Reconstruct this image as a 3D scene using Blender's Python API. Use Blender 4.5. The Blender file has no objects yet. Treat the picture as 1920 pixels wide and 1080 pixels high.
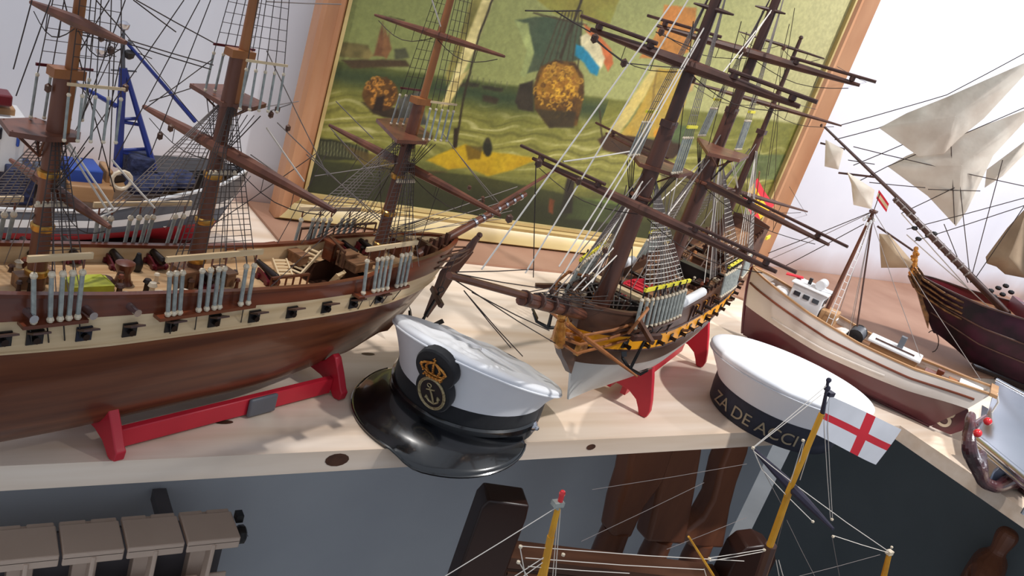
import bpy, bmesh, math, random
import numpy as np
from mathutils import Vector, Matrix
random.seed(7); RNG=np.random.RandomState(5)
COL=bpy.context.scene.collection
PI=math.pi
# ------------------------------------------------------------------ camera calibration (1920x1080 photograph)
F=1595.0; CX,CY=960.0,540.0; ZS=0.9; H=0.5
_n=lambda v:np.array(v,float)/np.linalg.norm(v)
Zc=-_n([-1461,4354,F]); _x=np.array([2299,187,F],float); Xc=_n(_x-Zc*_x.dot(Zc)); Yc=np.cross(Zc,Xc)
CM=np.array([Xc,Yc,Zc]); CAM=np.array([0,0,ZS+H])
def ray(px,py): return CM@np.array([(px-CX)/F,(py-CY)/F,1.0])
def onz(px,py,z=ZS):
    d=ray(px,py); return CAM+d*((z-CAM[2])/d[2])
def ony(px,py,y):
    d=ray(px,py); return CAM+d*(y/d[1])
def V(a): return Vector([float(x) for x in a])
# ------------------------------------------------------------------ mesh helpers
class MB:
    def __init__(s): s.v=[]; s.f=[]; s.m=[]; s.M=None
    def pv(s,p):
        p=Vector([float(x) for x in p])
        if s.M is not None: p=s.M@p
        s.v.append(tuple(p)); return len(s.v)-1
    def face(s,idx,m=0): s.f.append(tuple(idx)); s.m.append(m)
    def poly(s,pts,m=0): s.face([s.pv(p) for p in pts],m)
    def box(s,c,d,rz=0,m=0,R=None):
        c=Vector(c); hx,hy,hz=d[0]/2,d[1]/2,d[2]/2
        R=R or Matrix.Rotation(rz,3,'Z')
        i=[s.pv(c+R@Vector((x*hx,y*hy,z*hz))) for z in(-1,1) for y in(-1,1) for x in(-1,1)]
        for q in((0,2,3,1),(4,5,7,6),(0,1,5,4),(1,3,7,5),(3,2,6,7),(2,0,4,6)): s.face([i[k] for k in q],m)
    def bar(s,p0,p1,w,h,m=0,up=(0,0,1)):
        p0=V(p0);p1=V(p1); x=(p1-p0); L=x.length; x.normalize(); y=Vector(up).cross(x)
        if y.length<1e-6: y=Vector((0,1,0))
        y.normalize(); z=x.cross(y); R=Matrix((x,y,z)).transposed()
        s.box((p0+p1)/2,(L,w,h),R=R,m=m)
    def tube(s,pts,r,n=6,m=0,cap=True):
        pts=[V(p) for p in pts]; N=len(pts)
        if not hasattr(r,'__len__'): r=[r]*N
        rings=[]; prev=None
        for i,p in enumerate(pts):
            d=(pts[min(i+1,N-1)]-pts[max(i-1,0)])
            if d.length<1e-9: d=Vector((0,0,1))
            d.normalize()
            a=prev if prev is not None else (Vector((0,0,1)) if abs(d.z)<.9 else Vector((1,0,0)))
            y=d.cross(a)
            if y.length<1e-6: y=d.cross(Vector((0.3,1,0.2)))
            y.normalize(); x=y.cross(d); prev=x
            rings.append([s.pv(p+(x*math.cos(2*PI*k/n)+y*math.sin(2*PI*k/n))*r[i]) for k in range(n)])
        for a,b in zip(rings,rings[1:]):
            for k in range(n): s.face((a[k],b[k],b[(k+1)%n],a[(k+1)%n]),m)
        if cap: s.face(rings[0],m); s.face(rings[-1][::-1],m)
    def sphere(s,c,r,n=8,m=0,sc=(1,1,1)):
        c=V(c); top=s.pv(c+Vector((0,0,r*sc[2]))); rows=[]
        h=max(3,n//2)
        for j in range(1,h):
            t=PI*j/h
            rows.append([s.pv(c+Vector((r*sc[0]*math.sin(t)*math.cos(2*PI*k/n),r*sc[1]*math.sin(t)*math.sin(2*PI*k/n),r*sc[2]*math.cos(t)))) for k in range(n)])
        bot=s.pv(c-Vector((0,0,r*sc[2])))
        for k in range(n):
            s.face((top,rows[0][k],rows[0][(k+1)%n]),m); s.face((rows[-1][k],bot,rows[-1][(k+1)%n]),m)
        for a,b in zip(rows,rows[1:]):
            for k in range(n): s.face((a[k],b[k],b[(k+1)%n],a[(k+1)%n]),m)
    def lathe(s,prof,c=(0,0,0),n=20,m=0):
        c=V(c); rings=[[s.pv(c+Vector((r*math.cos(2*PI*k/n),r*math.sin(2*PI*k/n),z))) for k in range(n)] for r,z in prof]
        for a,b in zip(rings,rings[1:]):
            for k in range(n): s.face((a[k],a[(k+1)%n],b[(k+1)%n],b[k]),m)
        s.face(rings[0][::-1],m); s.face(rings[-1],m)
    def loft(s,rings,m=0,closed=True,cap=False,mf=None):
        ids=[[s.pv(p) for p in r] for r in rings]
        for j,(a,b) in enumerate(zip(ids,ids[1:])):
            K=len(a)
            for k in range(K if closed else K-1):
                s.face((a[k],a[(k+1)%K],b[(k+1)%K],b[k]),mf(j,k) if mf else m)
        if cap: s.face(ids[0][::-1],m); s.face(ids[-1],m)
        return ids
    def prism(s,poly,off,m=0):
        o=Vector(off); a=[s.pv(p) for p in poly]; b=[s.pv(Vector([float(x) for x in p])+o) for p in poly]; K=len(a)
        s.face(a,m); s.face(b[::-1],m)
        for k in range(K): s.face((a[k],b[k],b[(k+1)%K],a[(k+1)%K]),m)
    def build(s,name,mats,parent=None,ang=40,smooth=True,label=None):
        me=bpy.data.meshes.new(name); me.from_pydata(s.v,[],s.f); me.update()
        if not isinstance(mats,(list,tuple)): mats=[mats]
        for x in mats: me.materials.append(x)
        me.polygons.foreach_set('material_index',s.m)
        bm=bmesh.new(); bm.from_mesh(me); bmesh.ops.recalc_face_normals(bm,faces=bm.faces); bm.to_mesh(me); bm.free()
        if smooth:
            me.polygons.foreach_set('use_smooth',[True]*len(me.polygons)); me.set_sharp_from_angle(angle=math.radians(ang))
        o=bpy.data.objects.new(name,me); COL.objects.link(o)
        if parent: o.parent=parent
        if label: o['label']=label
        return o
def tag(o,label=None,cat=None,group=None,kind=None):
    if label:o['label']=label
    if cat:o['category']=cat
    if group:o['group']=group
    if kind:o['kind']=kind
    return o
def thing(name,loc,rz,label,cat,group=None):
    o=bpy.data.objects.new(name,None); COL.objects.link(o); o.location=V(loc); o.rotation_euler=(0,0,rz); o.empty_display_size=.02
    return tag(o,label,cat,group)
def copy_tree(o,parent=None):
    c=o.copy(); COL.objects.link(c); c.parent=parent
    for ch in list(o.children): copy_tree(ch,c)
    return c
def textmesh(txt,size,ext=.0):
    cu=bpy.data.curves.new('lettering','FONT'); cu.body=txt; cu.size=size; cu.extrude=ext; cu.align_x='LEFT'; cu.resolution_u=6
    o=bpy.data.objects.new('lettering',cu); COL.objects.link(o)
    dg=bpy.context.evaluated_depsgraph_get(); me=bpy.data.meshes.new_from_object(o.evaluated_get(dg))
    bpy.data.objects.remove(o); bpy.data.curves.remove(cu)
    bm=bmesh.new(); bm.from_mesh(me); bmesh.ops.triangulate(bm,faces=bm.faces)
    v=[tuple(x.co) for x in bm.verts]; bm.verts.index_update(); f=[tuple(x.index for x in y.verts) for y in bm.faces]
    bm.free(); bpy.data.meshes.remove(me); return v,f
# ------------------------------------------------------------------ materials
def s2l(c): return tuple(((x/12.92) if x<=.04045 else ((x+.055)/1.055)**2.4) for x in c)
def rgb(r,g,b): return s2l((r/255,g/255,b/255))
def mat(name,c,rough=.5,metal=0,c2=None,nscale=20,stretch=(1,1,1),bump=0,coat=0,spec=.5,detail=4,lo=.35,hi=.65,sheen=0):
    m=bpy.data.materials.new(name); m.use_nodes=True; nt=m.node_tree; b=nt.nodes['Principled BSDF']
    b.inputs['Base Color'].default_value=(*c,1); b.inputs['Roughness'].default_value=rough; b.inputs['Metallic'].default_value=metal
    b.inputs['Coat Weight'].default_value=coat; b.inputs['Specular IOR Level'].default_value=spec; b.inputs['Coat Roughness'].default_value=.08
    if sheen: b.inputs['Sheen Weight'].default_value=sheen
    c2=c2 or tuple(x*.88 for x in c)
    tc=nt.nodes.new('ShaderNodeTexCoord'); mp=nt.nodes.new('ShaderNodeMapping'); nz=nt.nodes.new('ShaderNodeTexNoise')
    mp.inputs['Scale'].default_value=stretch; nz.inputs['Scale'].default_value=nscale; nz.inputs['Detail'].default_value=detail
    nt.links.new(tc.outputs['Object'],mp.inputs['Vector']); nt.links.new(mp.outputs[0],nz.inputs['Vector'])
    rp=nt.nodes.new('ShaderNodeValToRGB'); rp.color_ramp.elements[0].position=lo; rp.color_ramp.elements[1].position=hi
    rp.color_ramp.elements[0].color=(*c2,1); rp.color_ramp.elements[1].color=(*c,1)
    nt.links.new(nz.outputs['Fac'],rp.inputs[0]); nt.links.new(rp.outputs[0],b.inputs['Base Color'])
    if bump:
        bp=nt.nodes.new('ShaderNodeBump'); bp.inputs['Strength'].default_value=bump; bp.inputs['Distance'].default_value=.004
        nt.links.new(nz.outputs['Fac'],bp.inputs['Height']); nt.links.new(bp.outputs[0],b.inputs['Normal'])
    return m
def wood(name,c,c2,rough=.4,scale=30,st=(.12,1,1),coat=.0,**k): return mat(name,c,rough,0,c2,scale,st,coat=coat,detail=6,lo=.3,hi=.7,**k)
M={}
M['pine']=wood('pine',rgb(238,222,206),rgb(216,192,168),.5,26,(.10,1.3,1.3))
M['hullwood']=wood('polished_wood',rgb(124,70,42),rgb(82,42,26),.36,60,(.06,1,1.6),coat=.25)
M['wale']=wood('mahogany',rgb(120,58,32),rgb(80,36,22),.35,60,(.06,1,1.6),coat=.3)
M['pale']=wood('pale_strake',rgb(226,202,164),rgb(202,172,130),.5,60,(.06,1,2))
M['deckw']=wood('deck_planks',rgb(214,180,138),rgb(180,138,96),.5,90,(.04,2.4,1))
M['deckb']=wood('brown_deck',rgb(150,108,76),rgb(104,70,48),.5,90,(.04,2.4,1))
M['spar']=wood('spar_wood',rgb(118,70,50),rgb(82,46,34),.4,50,(1,1,.2))
M['sparlight']=wood('light_spar_wood',rgb(164,104,56),rgb(128,74,38),.4,50,(1,1,.2))
M['spardark']=wood('dark_spar_wood',rgb(82,52,42),rgb(58,34,28),.4,50,(1,1,.2))
M['darkwood']=wood('dark_wood',rgb(62,34,24),rgb(38,20,16),.35,18,(.3,.3,.1))
M['midwood']=wood('brown_wood',rgb(96,62,44),rgb(64,38,26),.45,40,(.2,1,1))
M['carved']=wood('carved_wood',rgb(150,94,66),rgb(92,54,40),.4,14,(1,1,.2))
M['red']=mat('red_paint',rgb(196,34,52),.45,c2=rgb(172,26,44),nscale=8)
M['maroon']=mat('maroon_paint',rgb(110,26,36),.35,c2=rgb(88,18,28),nscale=12)
M['boatmaroon']=mat('boat_maroon',rgb(98,36,46),.28,c2=rgb(80,26,36),nscale=6,coat=.3)
M['boatwhite']=mat('boat_white',rgb(222,214,206),.35,c2=rgb(202,192,184),nscale=9,coat=.2)
M['white']=mat('white_paint',rgb(232,232,232),.4,c2=rgb(214,214,216),nscale=10)
M['hullwhite']=mat('hull_white',rgb(214,214,210),.4,c2=rgb(190,188,184),nscale=10)
M['yellow']=mat('yellow_paint',rgb(246,168,24),.4,c2=rgb(228,146,20),nscale=20)
M['brightyellow']=mat('bright_yellow',rgb(240,226,60),.5)
M['limecrate']=mat('lime_paint',rgb(176,180,46),.5,c2=rgb(150,150,40),nscale=90,stretch=(1,1,1))
M['black']=mat('black_fitting',rgb(28,26,28),.4)
M['gunmetal']=mat('gun_metal',rgb(60,50,46),.3,metal=.8)
M['silver']=mat('silver_metal',rgb(214,216,222),.22,metal=1,c2=rgb(190,192,200),nscale=5)
M['sparmid']=wood('brown_spar_wood',rgb(100,62,48),rgb(70,42,34),.4,50,(1,1,.2))
M['lanyard']=mat('pale_lanyard',rgb(162,166,160),.5,c2=rgb(136,140,136),nscale=200)
M['deadeye']=mat('deadeye_bead',rgb(222,206,180),.35,coat=.3)
M['ropedark']=mat('dark_rope',rgb(66,54,50),.8)
M['ropegrey']=mat('grey_rope',rgb(132,122,118),.8)
M['ropelight']=mat('light_rope',rgb(226,218,208),.7)
M['gold']=mat('gold_metal',rgb(232,166,84),.32,metal=.55,c2=rgb(176,112,48),nscale=120,bump=.4)
M['brass']=mat('brass',rgb(206,158,82),.3,metal=.8)
M['blue']=mat('blue_paint',rgb(44,62,140),.4,c2=rgb(36,50,118),nscale=12)
M['tarpblue']=mat('tarp_blue',rgb(40,78,168),.5,c2=rgb(34,64,140),nscale=15)
M['netblue']=mat('net_blue',rgb(48,56,92),.8,c2=rgb(30,34,60),nscale=120,bump=.8)
M['grey']=mat('grey_paint',rgb(96,98,104),.45,c2=rgb(80,82,90),nscale=12)
M['greyblue']=mat('slate_paint',rgb(80,92,112),.5,c2=rgb(64,74,92),nscale=20)
M['tan']=wood('tan_wood',rgb(186,146,104),rgb(150,108,70),.5,40)
M['trawlred']=mat('trawler_red',rgb(160,34,46),.4,c2=rgb(140,26,38),nscale=12)
M['sail']=mat('sail_cloth',rgb(234,226,212),.85,c2=rgb(212,198,182),nscale=14,bump=.5)
M['sailtan']=mat('tan_sail_cloth',rgb(172,150,124),.85,c2=rgb(146,124,100),nscale=14,bump=.5)
M['galleon']=mat('galleon_plum',rgb(58,24,42),.55,c2=rgb(26,18,24),nscale=18,spec=.2)
M['bronze']=mat('bronze_carving',rgb(128,92,58),.35,metal=.6,c2=rgb(66,46,34),nscale=90,bump=.6)
M['flagred']=mat('flag_red',rgb(212,32,50),.7)
M['flagyellow']=mat('flag_yellow',rgb(246,190,30),.7)
M['flagwhite']=mat('flag_white',rgb(226,226,232),.7)
M['capwhite']=mat('cap_white',rgb(240,242,246),.7,c2=rgb(226,228,234),nscale=9,bump=.25,sheen=.2)
M['hatwhite']=mat('hat_white',rgb(244,246,250),.75,c2=rgb(236,238,244),nscale=6,sheen=.2)
M['capblack']=mat('cap_black_cloth',rgb(22,24,30),.8,c2=rgb(16,18,24),nscale=200,sheen=.15)
M['navy']=mat('navy_ribbon',rgb(34,38,54),.6,c2=rgb(28,32,46),nscale=90)
M['patent']=mat('patent_leather',rgb(16,18,22),.24,coat=1,c2=rgb(12,13,17),nscale=7)
M['goldthread']=mat('gold_thread',rgb(206,150,82),.45,metal=.5,c2=rgb(150,96,50),nscale=300,bump=.5)
M['silverthread']=mat('pale_gold_thread',rgb(206,192,150),.45,metal=.4,c2=rgb(150,132,100),nscale=400)
M['letter']=mat('ribbon_letter',rgb(150,136,112),.6)
M['radiator']=mat('radiator_enamel',rgb(216,192,174),.45,c2=rgb(206,182,164),nscale=6)
M['radslot']=mat('radiator_recess',rgb(92,88,92),.6)
M['frame']=wood('frame_wood',rgb(200,150,112),rgb(172,118,82),.4,14,(1,1,.25),coat=.15)
M['giltwarmlit']=wood('gilt_slip',rgb(208,186,128),rgb(176,150,96),.35,20,(.3,1,1))  # gilt of the slip, also the warm light painted onto the bottom rail
M['mottledbrown']=mat('mottled_brown',rgb(168,130,108),.7,c2=rgb(146,106,84),nscale=5,detail=8)
M['plasticgrey']=mat('grey_plaque',rgb(98,98,104),.4)
M['redwoodgloss']=mat('glossy_dark_red_carving',rgb(96,52,56),.25,c2=rgb(52,28,34),nscale=30,coat=.6,bump=.4)
M['fin']=mat('grey_blue_paint',rgb(112,124,146),.4,c2=rgb(90,98,120),nscale=25,coat=.3)
M['redball']=mat('red_bead',rgb(226,36,44),.25,coat=.5)
M['yellowmast']=mat('yellow_mast',rgb(222,160,34),.4,c2=rgb(196,136,30),nscale=30)
M['navyspar']=mat('navy_spar',rgb(42,40,60),.45)
M['glasswin']=mat('dark_window',rgb(34,36,44),.15)
# plaster walls
def wallmat(name,c,c2,base_tint=None,z0=0,z1=.1):
    m=mat(name,c,.8,c2=c2,nscale=3,bump=.15,detail=8,spec=.25)
    if base_tint:
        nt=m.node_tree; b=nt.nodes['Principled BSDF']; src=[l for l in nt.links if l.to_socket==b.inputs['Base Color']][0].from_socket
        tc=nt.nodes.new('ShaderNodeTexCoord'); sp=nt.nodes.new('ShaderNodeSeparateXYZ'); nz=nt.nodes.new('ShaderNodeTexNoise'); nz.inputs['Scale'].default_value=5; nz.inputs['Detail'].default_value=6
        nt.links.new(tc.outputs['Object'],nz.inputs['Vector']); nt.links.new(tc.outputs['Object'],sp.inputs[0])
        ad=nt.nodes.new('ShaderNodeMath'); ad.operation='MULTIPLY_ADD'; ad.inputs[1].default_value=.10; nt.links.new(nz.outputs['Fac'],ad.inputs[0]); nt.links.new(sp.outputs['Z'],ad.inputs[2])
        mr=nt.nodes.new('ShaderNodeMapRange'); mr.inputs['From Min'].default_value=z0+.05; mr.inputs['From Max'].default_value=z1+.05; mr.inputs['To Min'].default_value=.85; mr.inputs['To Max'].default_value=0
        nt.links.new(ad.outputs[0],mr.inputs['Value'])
        mx=nt.nodes.new('ShaderNodeMix'); mx.data_type='RGBA'; nt.links.new(mr.outputs[0],mx.inputs['Factor']); nt.links.new(src,mx.inputs['A']); mx.inputs['B'].default_value=(*base_tint,1)
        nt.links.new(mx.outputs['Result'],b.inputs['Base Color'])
    return m
M['wall']=wallmat('white_plaster',rgb(226,228,236),rgb(216,218,228),base_tint=rgb(176,140,122),z0=.9,z1=.99)  # brown tint strengthens towards the wall foot, its edge broken by noise
M['lowerwall']=wallmat('slate_plaster',rgb(200,206,214),rgb(188,194,204))
M['shadewall']=wallmat('shaded_slate_plaster',rgb(112,120,124),rgb(98,106,110))  # darker copy of the lower wall colour paints in the shade under the shelf
M['floor']=mat('floor_tile',rgb(206,204,200),.5,c2=rgb(192,190,186),nscale=4)
# ------------------------------------------------------------------ room
YW=1.43; YL=1.12; SE=.686; SX=1.42
def struct(name,mb,mt): o=mb.build(name,mt,smooth=False); o['kind']='structure'; return o
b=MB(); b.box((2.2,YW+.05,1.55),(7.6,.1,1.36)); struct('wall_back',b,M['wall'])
b=MB(); b.box((.315,YL+.05,.437),(2.93,.1,.874)); struct('wall_lower',b,M['lowerwall'])
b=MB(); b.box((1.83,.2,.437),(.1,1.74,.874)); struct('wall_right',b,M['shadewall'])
b=MB(); b.box((1.4,.3,-.02),(5.6,3.6,.04)); struct('floor',b,M['floor'])
# shelf boards
def shelf(name,x0,x1,y0,y1,label):
    b=MB(); t=.026; e=.0015
    b.prism([(x0,y0+e,ZS),(x1,y0+e,ZS),(x1,y1,ZS),(x0,y1,ZS)],(0,0,-e)); b.v=[];b.f=[];b.m=[]
    b.box(((x0+x1)/2,(y0+y1)/2,ZS-t/2),(x1-x0,y1-y0,t))
    o=b.build(name,M['pine'],ang=20); tag(o,label,'shelf'); return o
s1=shelf('shelf_board',-1.2,SX,SE,YW,'long pale pine shelf board carrying the two ships and both hats')
s2=shelf('shelf_board',SX,3.3,-.4,YW,'pine shelf board turning the corner under the white and maroon fishing boat')
# pine knots on the front edge and top
knm=mat('pine_knot',rgb(88,56,40),.5,c2=rgb(60,36,26),nscale=60)
def knot(px,py,r,front):
    b=MB(); 
    if front:
        p=ony(px,py,SE); b.loft([[(p[0]+r*1.5*k*math.cos(t),SE-.0004,min(ZS-.0006,p[2]+r*k*.9*math.sin(t))) for t in np.linspace(0,2*PI,14)[:-1]] for k in(1,.5,.02)],cap=False)
    else:
        p=onz(px,py); b.loft([[(p[0]+r*k*1.6*math.cos(t),p[1]+r*.6*k*math.sin(t),ZS+.0004) for t in np.linspace(0,2*PI,14)[:-1]] for k in(1,.5,.02)])
    b.build('knot',knm,s1)
knot(632,862,.009,True); knot(1108,838,.005,True); knot(420,792,.006,False); knot(60,800,.01,False); knot(690,664,.006,False)
# thin mottled brown slab over the rear of the shelf
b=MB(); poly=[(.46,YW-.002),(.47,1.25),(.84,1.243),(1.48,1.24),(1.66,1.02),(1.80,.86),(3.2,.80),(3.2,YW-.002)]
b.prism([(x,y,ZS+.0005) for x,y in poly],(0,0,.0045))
tag(b.build('brown_slab',M['mottledbrown'],smooth=False),'mottled brown slab lying along the wall under the framed painting','board')

# ------------------------------------------------------------------ painting
def project(P):
    c=(P-CAM)@CM; return c[:,0]/c[:,2]*F+CX, c[:,1]/c[:,2]*F+CY
def vnoise(x,y,seed):
    r=np.random.RandomState(seed); g=r.rand(64,64); xi=np.floor(x).astype(int); yi=np.floor(y).astype(int); fx=x-xi; fy=y-yi
    fx=fx*fx*(3-2*fx); fy=fy*fy*(3-2*fy); G=lambda a,b:g[a%64,b%64]
    return (G(xi,yi)*(1-fx)+G(xi+1,yi)*fx)*(1-fy)+(G(xi,yi+1)*(1-fx)+G(xi+1,yi+1)*fx)*fy
def fbm(x,y,seed): return .55*vnoise(x,y,seed)+.28*vnoise(2.1*x,2.1*y,seed+1)+.17*vnoise(4.3*x,4.3*y,seed+2)
PYP=1.372
pt=thing('framed_painting',(1.118,PYP+.012,ZS+.005),0,'large framed sailing ship painting standing against the wall behind the ships','painting')
PX0,PX1,PZ0,PZ1=.532,1.700,.948,1.90
NX,NZ=560,430
gx,gz=np.meshgrid(np.linspace(PX0,PX1,NX),np.linspace(PZ0,PZ1,NZ))
P3=np.stack([gx.ravel(),np.full(gx.size,PYP),gz.ravel()],1); qx,qy=project(P3)
un=(gx.ravel()-PX0)/(PX1-PX0); vn=(gz.ravel()-PZ0)/(PZ1-PZ0)
col=np.zeros((gx.size,3)); c8=lambda *c:np.array(c)/255.
def lerp3(a,b,t): return a[None]*(1-t[:,None])+b[None]*t[:,None]
col[:]=lerp3(c8(132,138,80),c8(176,174,112),np.clip(un*1.1+.25*(fbm(un*6,vn*6,3)-.5),0,1))
t=np.clip((un-.62)/.4,0,1); col=col*(1-.6*t[:,None])+c8(188,178,138)[None]*.6*t[:,None]
hz=.137*(qx-610)+112+6*(fbm(un*20,vn*2,9)-.5)   # painted horizon in picture rows
dep=qy-hz
wx=un*9; wy=dep/24.+3.4*(fbm(un*7,vn*5,21)-.5)+np.abs(np.sin(un*34+dep/19.+5*fbm(un*5,vn*9,23)))*.34
sea=lerp3(c8(64,72,38),c8(124,122,54),np.clip(.15+1.1*fbm(un*10,dep/45.,31),0,1))
mid=np.exp(-((dep-105)/60.)**2); sea=sea*(1-.65*mid[:,None])+c8(154,148,72)[None]*.65*mid[:,None]
crest=np.clip(np.sin(wy*2*PI)-.55,0,1)*mid*1.5*np.clip(fbm(un*26,dep/12.,37)*1.8-.3,0,1); sea=sea*(1-np.clip(crest,0,1)[:,None])+c8(216,208,148)[None]*np.clip(crest,0,1)[:,None]
trough=np.clip(-np.sin(wy*2*PI)-.6,0,1)*mid; sea*=(1-.5*trough)[:,None]
dk=np.clip((dep-165)/60.,0,1)*(1-np.clip((un-.75)/.2,0,1)); sea=sea*(1-.72*dk[:,None])+c8(26,34,20)[None]*.72*dk[:,None]
band=np.exp(-((dep-25)/22.)**2)*(un<.5); sea=sea*(1-.75*band[:,None])+c8(44,60,44)[None]*.75*band[:,None]
k=np.clip(dep/6+.5,0,1); col=col*(1-k[:,None])+sea*k[:,None]
def paint(poly,c,c2=None,soft=2.0,tex=.25,ns=30,alpha=1,str_=(1,1)):
    global col
    p=np.array(poly,float); x0,y0=p.min(0)-6; x1,y1=p.max(0)+6
    s=np.where((qx>x0)&(qx<x1)&(qy>y0)&(qy<y1))[0]
    if not len(s): return
    X,Y=qx[s]+3*(fbm(un[s]*70,vn[s]*60,51)-.5),qy[s]+3*(fbm(un[s]*70,vn[s]*60,55)-.5); ins=np.zeros(len(s),bool); dm=np.full(len(s),1e9)
    for (ax,ay),(bx,by) in zip(p,np.roll(p,-1,0)):
        cr=((ay>Y)!=(by>Y))&(X<(bx-ax)*(Y-ay)/((by-ay)if by!=ay else 1e-9)+ax); ins^=cr
        L=max((bx-ax)**2+(by-ay)**2,1e-9); t=np.clip(((X-ax)*(bx-ax)+(Y-ay)*(by-ay))/L,0,1); dm=np.minimum(dm,np.hypot(X-ax-t*(bx-ax),Y-ay-t*(by-ay)))
    a=np.clip(.5+np.where(ins,dm,-dm)/soft/2,0,1)*alpha
    n=fbm(un[s]*ns*str_[0],vn[s]*ns*str_[1],61); cc=lerp3(c8(*c),c8(*(c2 or c)),np.clip((n-.3)*2.2,0,1))*(1-tex+2*tex*n)[:,None]
    col[s]=col[s]*(1-a[:,None])+cc*a[:,None]
def stroke(pts,w,c,**k):
    for (ax,ay),(bx,by) in zip(pts,pts[1:]):
        L=math.hypot(bx-ax,by-ay) or 1; nx,ny=-(by-ay)/L*w/2,(bx-ax)/L*w/2
        paint([(ax+nx,ay+ny),(bx+nx,by+ny),(bx-nx,by-ny),(ax-nx,ay-ny)],c,soft=1.2,tex=.1,**k)
def ell(cx,cy,rx,ry,n=18,rot=0): return [(cx+rx*math.cos(t)*math.cos(rot)-ry*math.sin(t)*math.sin(rot),cy+rx*math.cos(t)*math.sin(rot)+ry*math.sin(t)*math.cos(rot)) for t in np.linspace(0,2*PI,n+1)[:-1]]
def swirl(cx,cy,rx,ry,n,c,d):
    r=np.random.RandomState(int(cx))
    for i in range(n):
        a,q=r.rand()*2*PI,math.sqrt(r.rand()); x,y=cx+rx*q*math.cos(a),cy+ry*q*math.sin(a); R=2.2+3.2*r.rand(); t0=r.rand()*6
        stroke([(x+R*math.cos(t0+t),y+R*math.sin(t0+t)) for t in np.linspace(0,3.6,6)],1.7,c if r.rand()<.62 else d)
# far shore, small craft
paint([(615,92),(640,78),(690,84),(700,104),(690,112),(620,104)],(96,88,52),(126,112,66))
paint([(700,104),(706,84),(718,40),(722,86),(732,60),(726,108)],(112,76,50)); paint([(722,50),(735,92),(724,112),(716,100)],(132,92,58))
paint([(640,112),(760,112),(770,124),(660,128)],(70,56,38)); paint([(740,92),(760,90),(768,108),(740,112)],(84,84,60))
paint([(1175,240),(1165,215),(1190,196),(1215,204),(1235,215),(1230,228)],(92,110,76),alpha=.7)
for cx,cy in((868,157),(888,158),(915,163),(932,166)): paint([(cx-12,cy-3),(cx+12,cy-1),(cx+9,cy+6),(cx-8,cy+5)],(58,54,40))
paint([(905,178),(935,184),(930,196),(905,190)],(60,52,38))
for i in range(9): stroke([(862+i*11,150+i*2),(863+i*11,138+i*2)],1.4,(96,96,66))
# left stern with carved gilding
paint([(676,190),(730,200),(760,205),(775,235),(700,214)],(58,48,36)); paint(ell(713,176,34,32),(120,84,42),(66,44,26),ns=90); swirl(714,172,30,28,46,(196,134,58),(88,56,32))
paint([(705,182),(722,178),(716,210),(698,208)],(44,34,28)); paint([(745,185),(790,170),(800,235),(750,232)],(72,72,66),(98,92,80))
# sails mid-left
paint([(835,140),(884,0),(905,0),(888,60),(838,160)],(126,118,60),(150,140,76)); paint([(828,196),(862,110),(895,20),(905,0),(926,0),(890,95),(852,170)],(212,196,128),(228,212,150)); paint([(850,150),(880,130),(842,198),(826,200)],(190,170,108))
stroke([(925,-4),(897,70),(868,190),(852,290)],4,(52,44,32))
stroke([(855,240),(850,300)],7,(44,36,28)); stroke([(705,28),(760,38)],2,(72,62,40))
paint([(800,300),(835,284),(872,270),(900,284),(955,288),(1008,298),(962,318),(915,330),(876,314),(840,318)],(206,170,36),(150,120,24),ns=50); paint([(872,272),(905,276),(900,298),(878,300)],(60,44,24),alpha=.6)
paint(ell(914,278,9,16),(38,40,30)); paint(ell(914,264,5,6),(52,48,36))
paint([(580,285),(596,258),(650,266),(690,280),(690,300),(590,300)],(44,46,30)); 
for i in range(16): stroke([(592+i*6,262+i*.9),(590+i*6,288+i*.7)],2,(118,120,84))
paint([(640,270),(700,290),(780,318),(840,322),(770,336),(680,310)],(98,80,44),alpha=.8)
# central great ship
paint([(1000,-6),(1075,-10),(1165,-10),(1140,52),(1040,26)],(158,148,66),(128,126,58)); paint([(966,38),(1018,30),(1090,42),(1092,110),(1060,120),(980,140),(990,90)],(86,96,70),(62,74,54)); paint([(966,38),(990,44),(1002,100),(985,146),(975,140),(988,96)],(150,158,98))
for i in range(7): stroke([(1056+i*6,20),(1004+i*13,150)],2.5,(70,62,44))
stroke([(1092,-5),(1050,110)],5,(64,54,38)); stroke([(1000,24),(1100,48)],3,(70,58,40))
paint([(966,190),(975,158),(1000,150),(1000,210),(972,205)],(52,46,36)); paint([(1000,160),(1014,125),(1040,112),(1078,116),(1094,140),(1096,176),(1082,236),(1030,238),(1002,205)],(118,84,38),(60,42,26),ns=80)
paint([(1006,158),(1020,128),(1046,118),(1076,124),(1090,150),(1080,180),(1040,190),(1008,180)],(176,128,46),(112,74,32),ns=150,tex=.45); swirl(1048,172,44,52,120,(196,146,56),(92,62,30)); swirl(1052,168,24,20,40,(224,172,56),(150,100,34)); paint([(1004,205),(1080,210),(1076,240),(1030,240)],(58,52,38),alpha=.85)
paint([(1094,46),(1116,56),(1146,92),(1150,118),(1140,134),(1128,112),(1108,84)],(190,104,58)); paint([(1088,70),(1100,62),(1124,80),(1134,110),(1126,132),(1112,112),(1092,100)],(216,204,160)); paint([(1080,84),(1094,88),(1112,110),(1124,126),(1120,142),(1106,136),(1096,118),(1078,104)],(44,138,164),(36,116,146))
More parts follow.
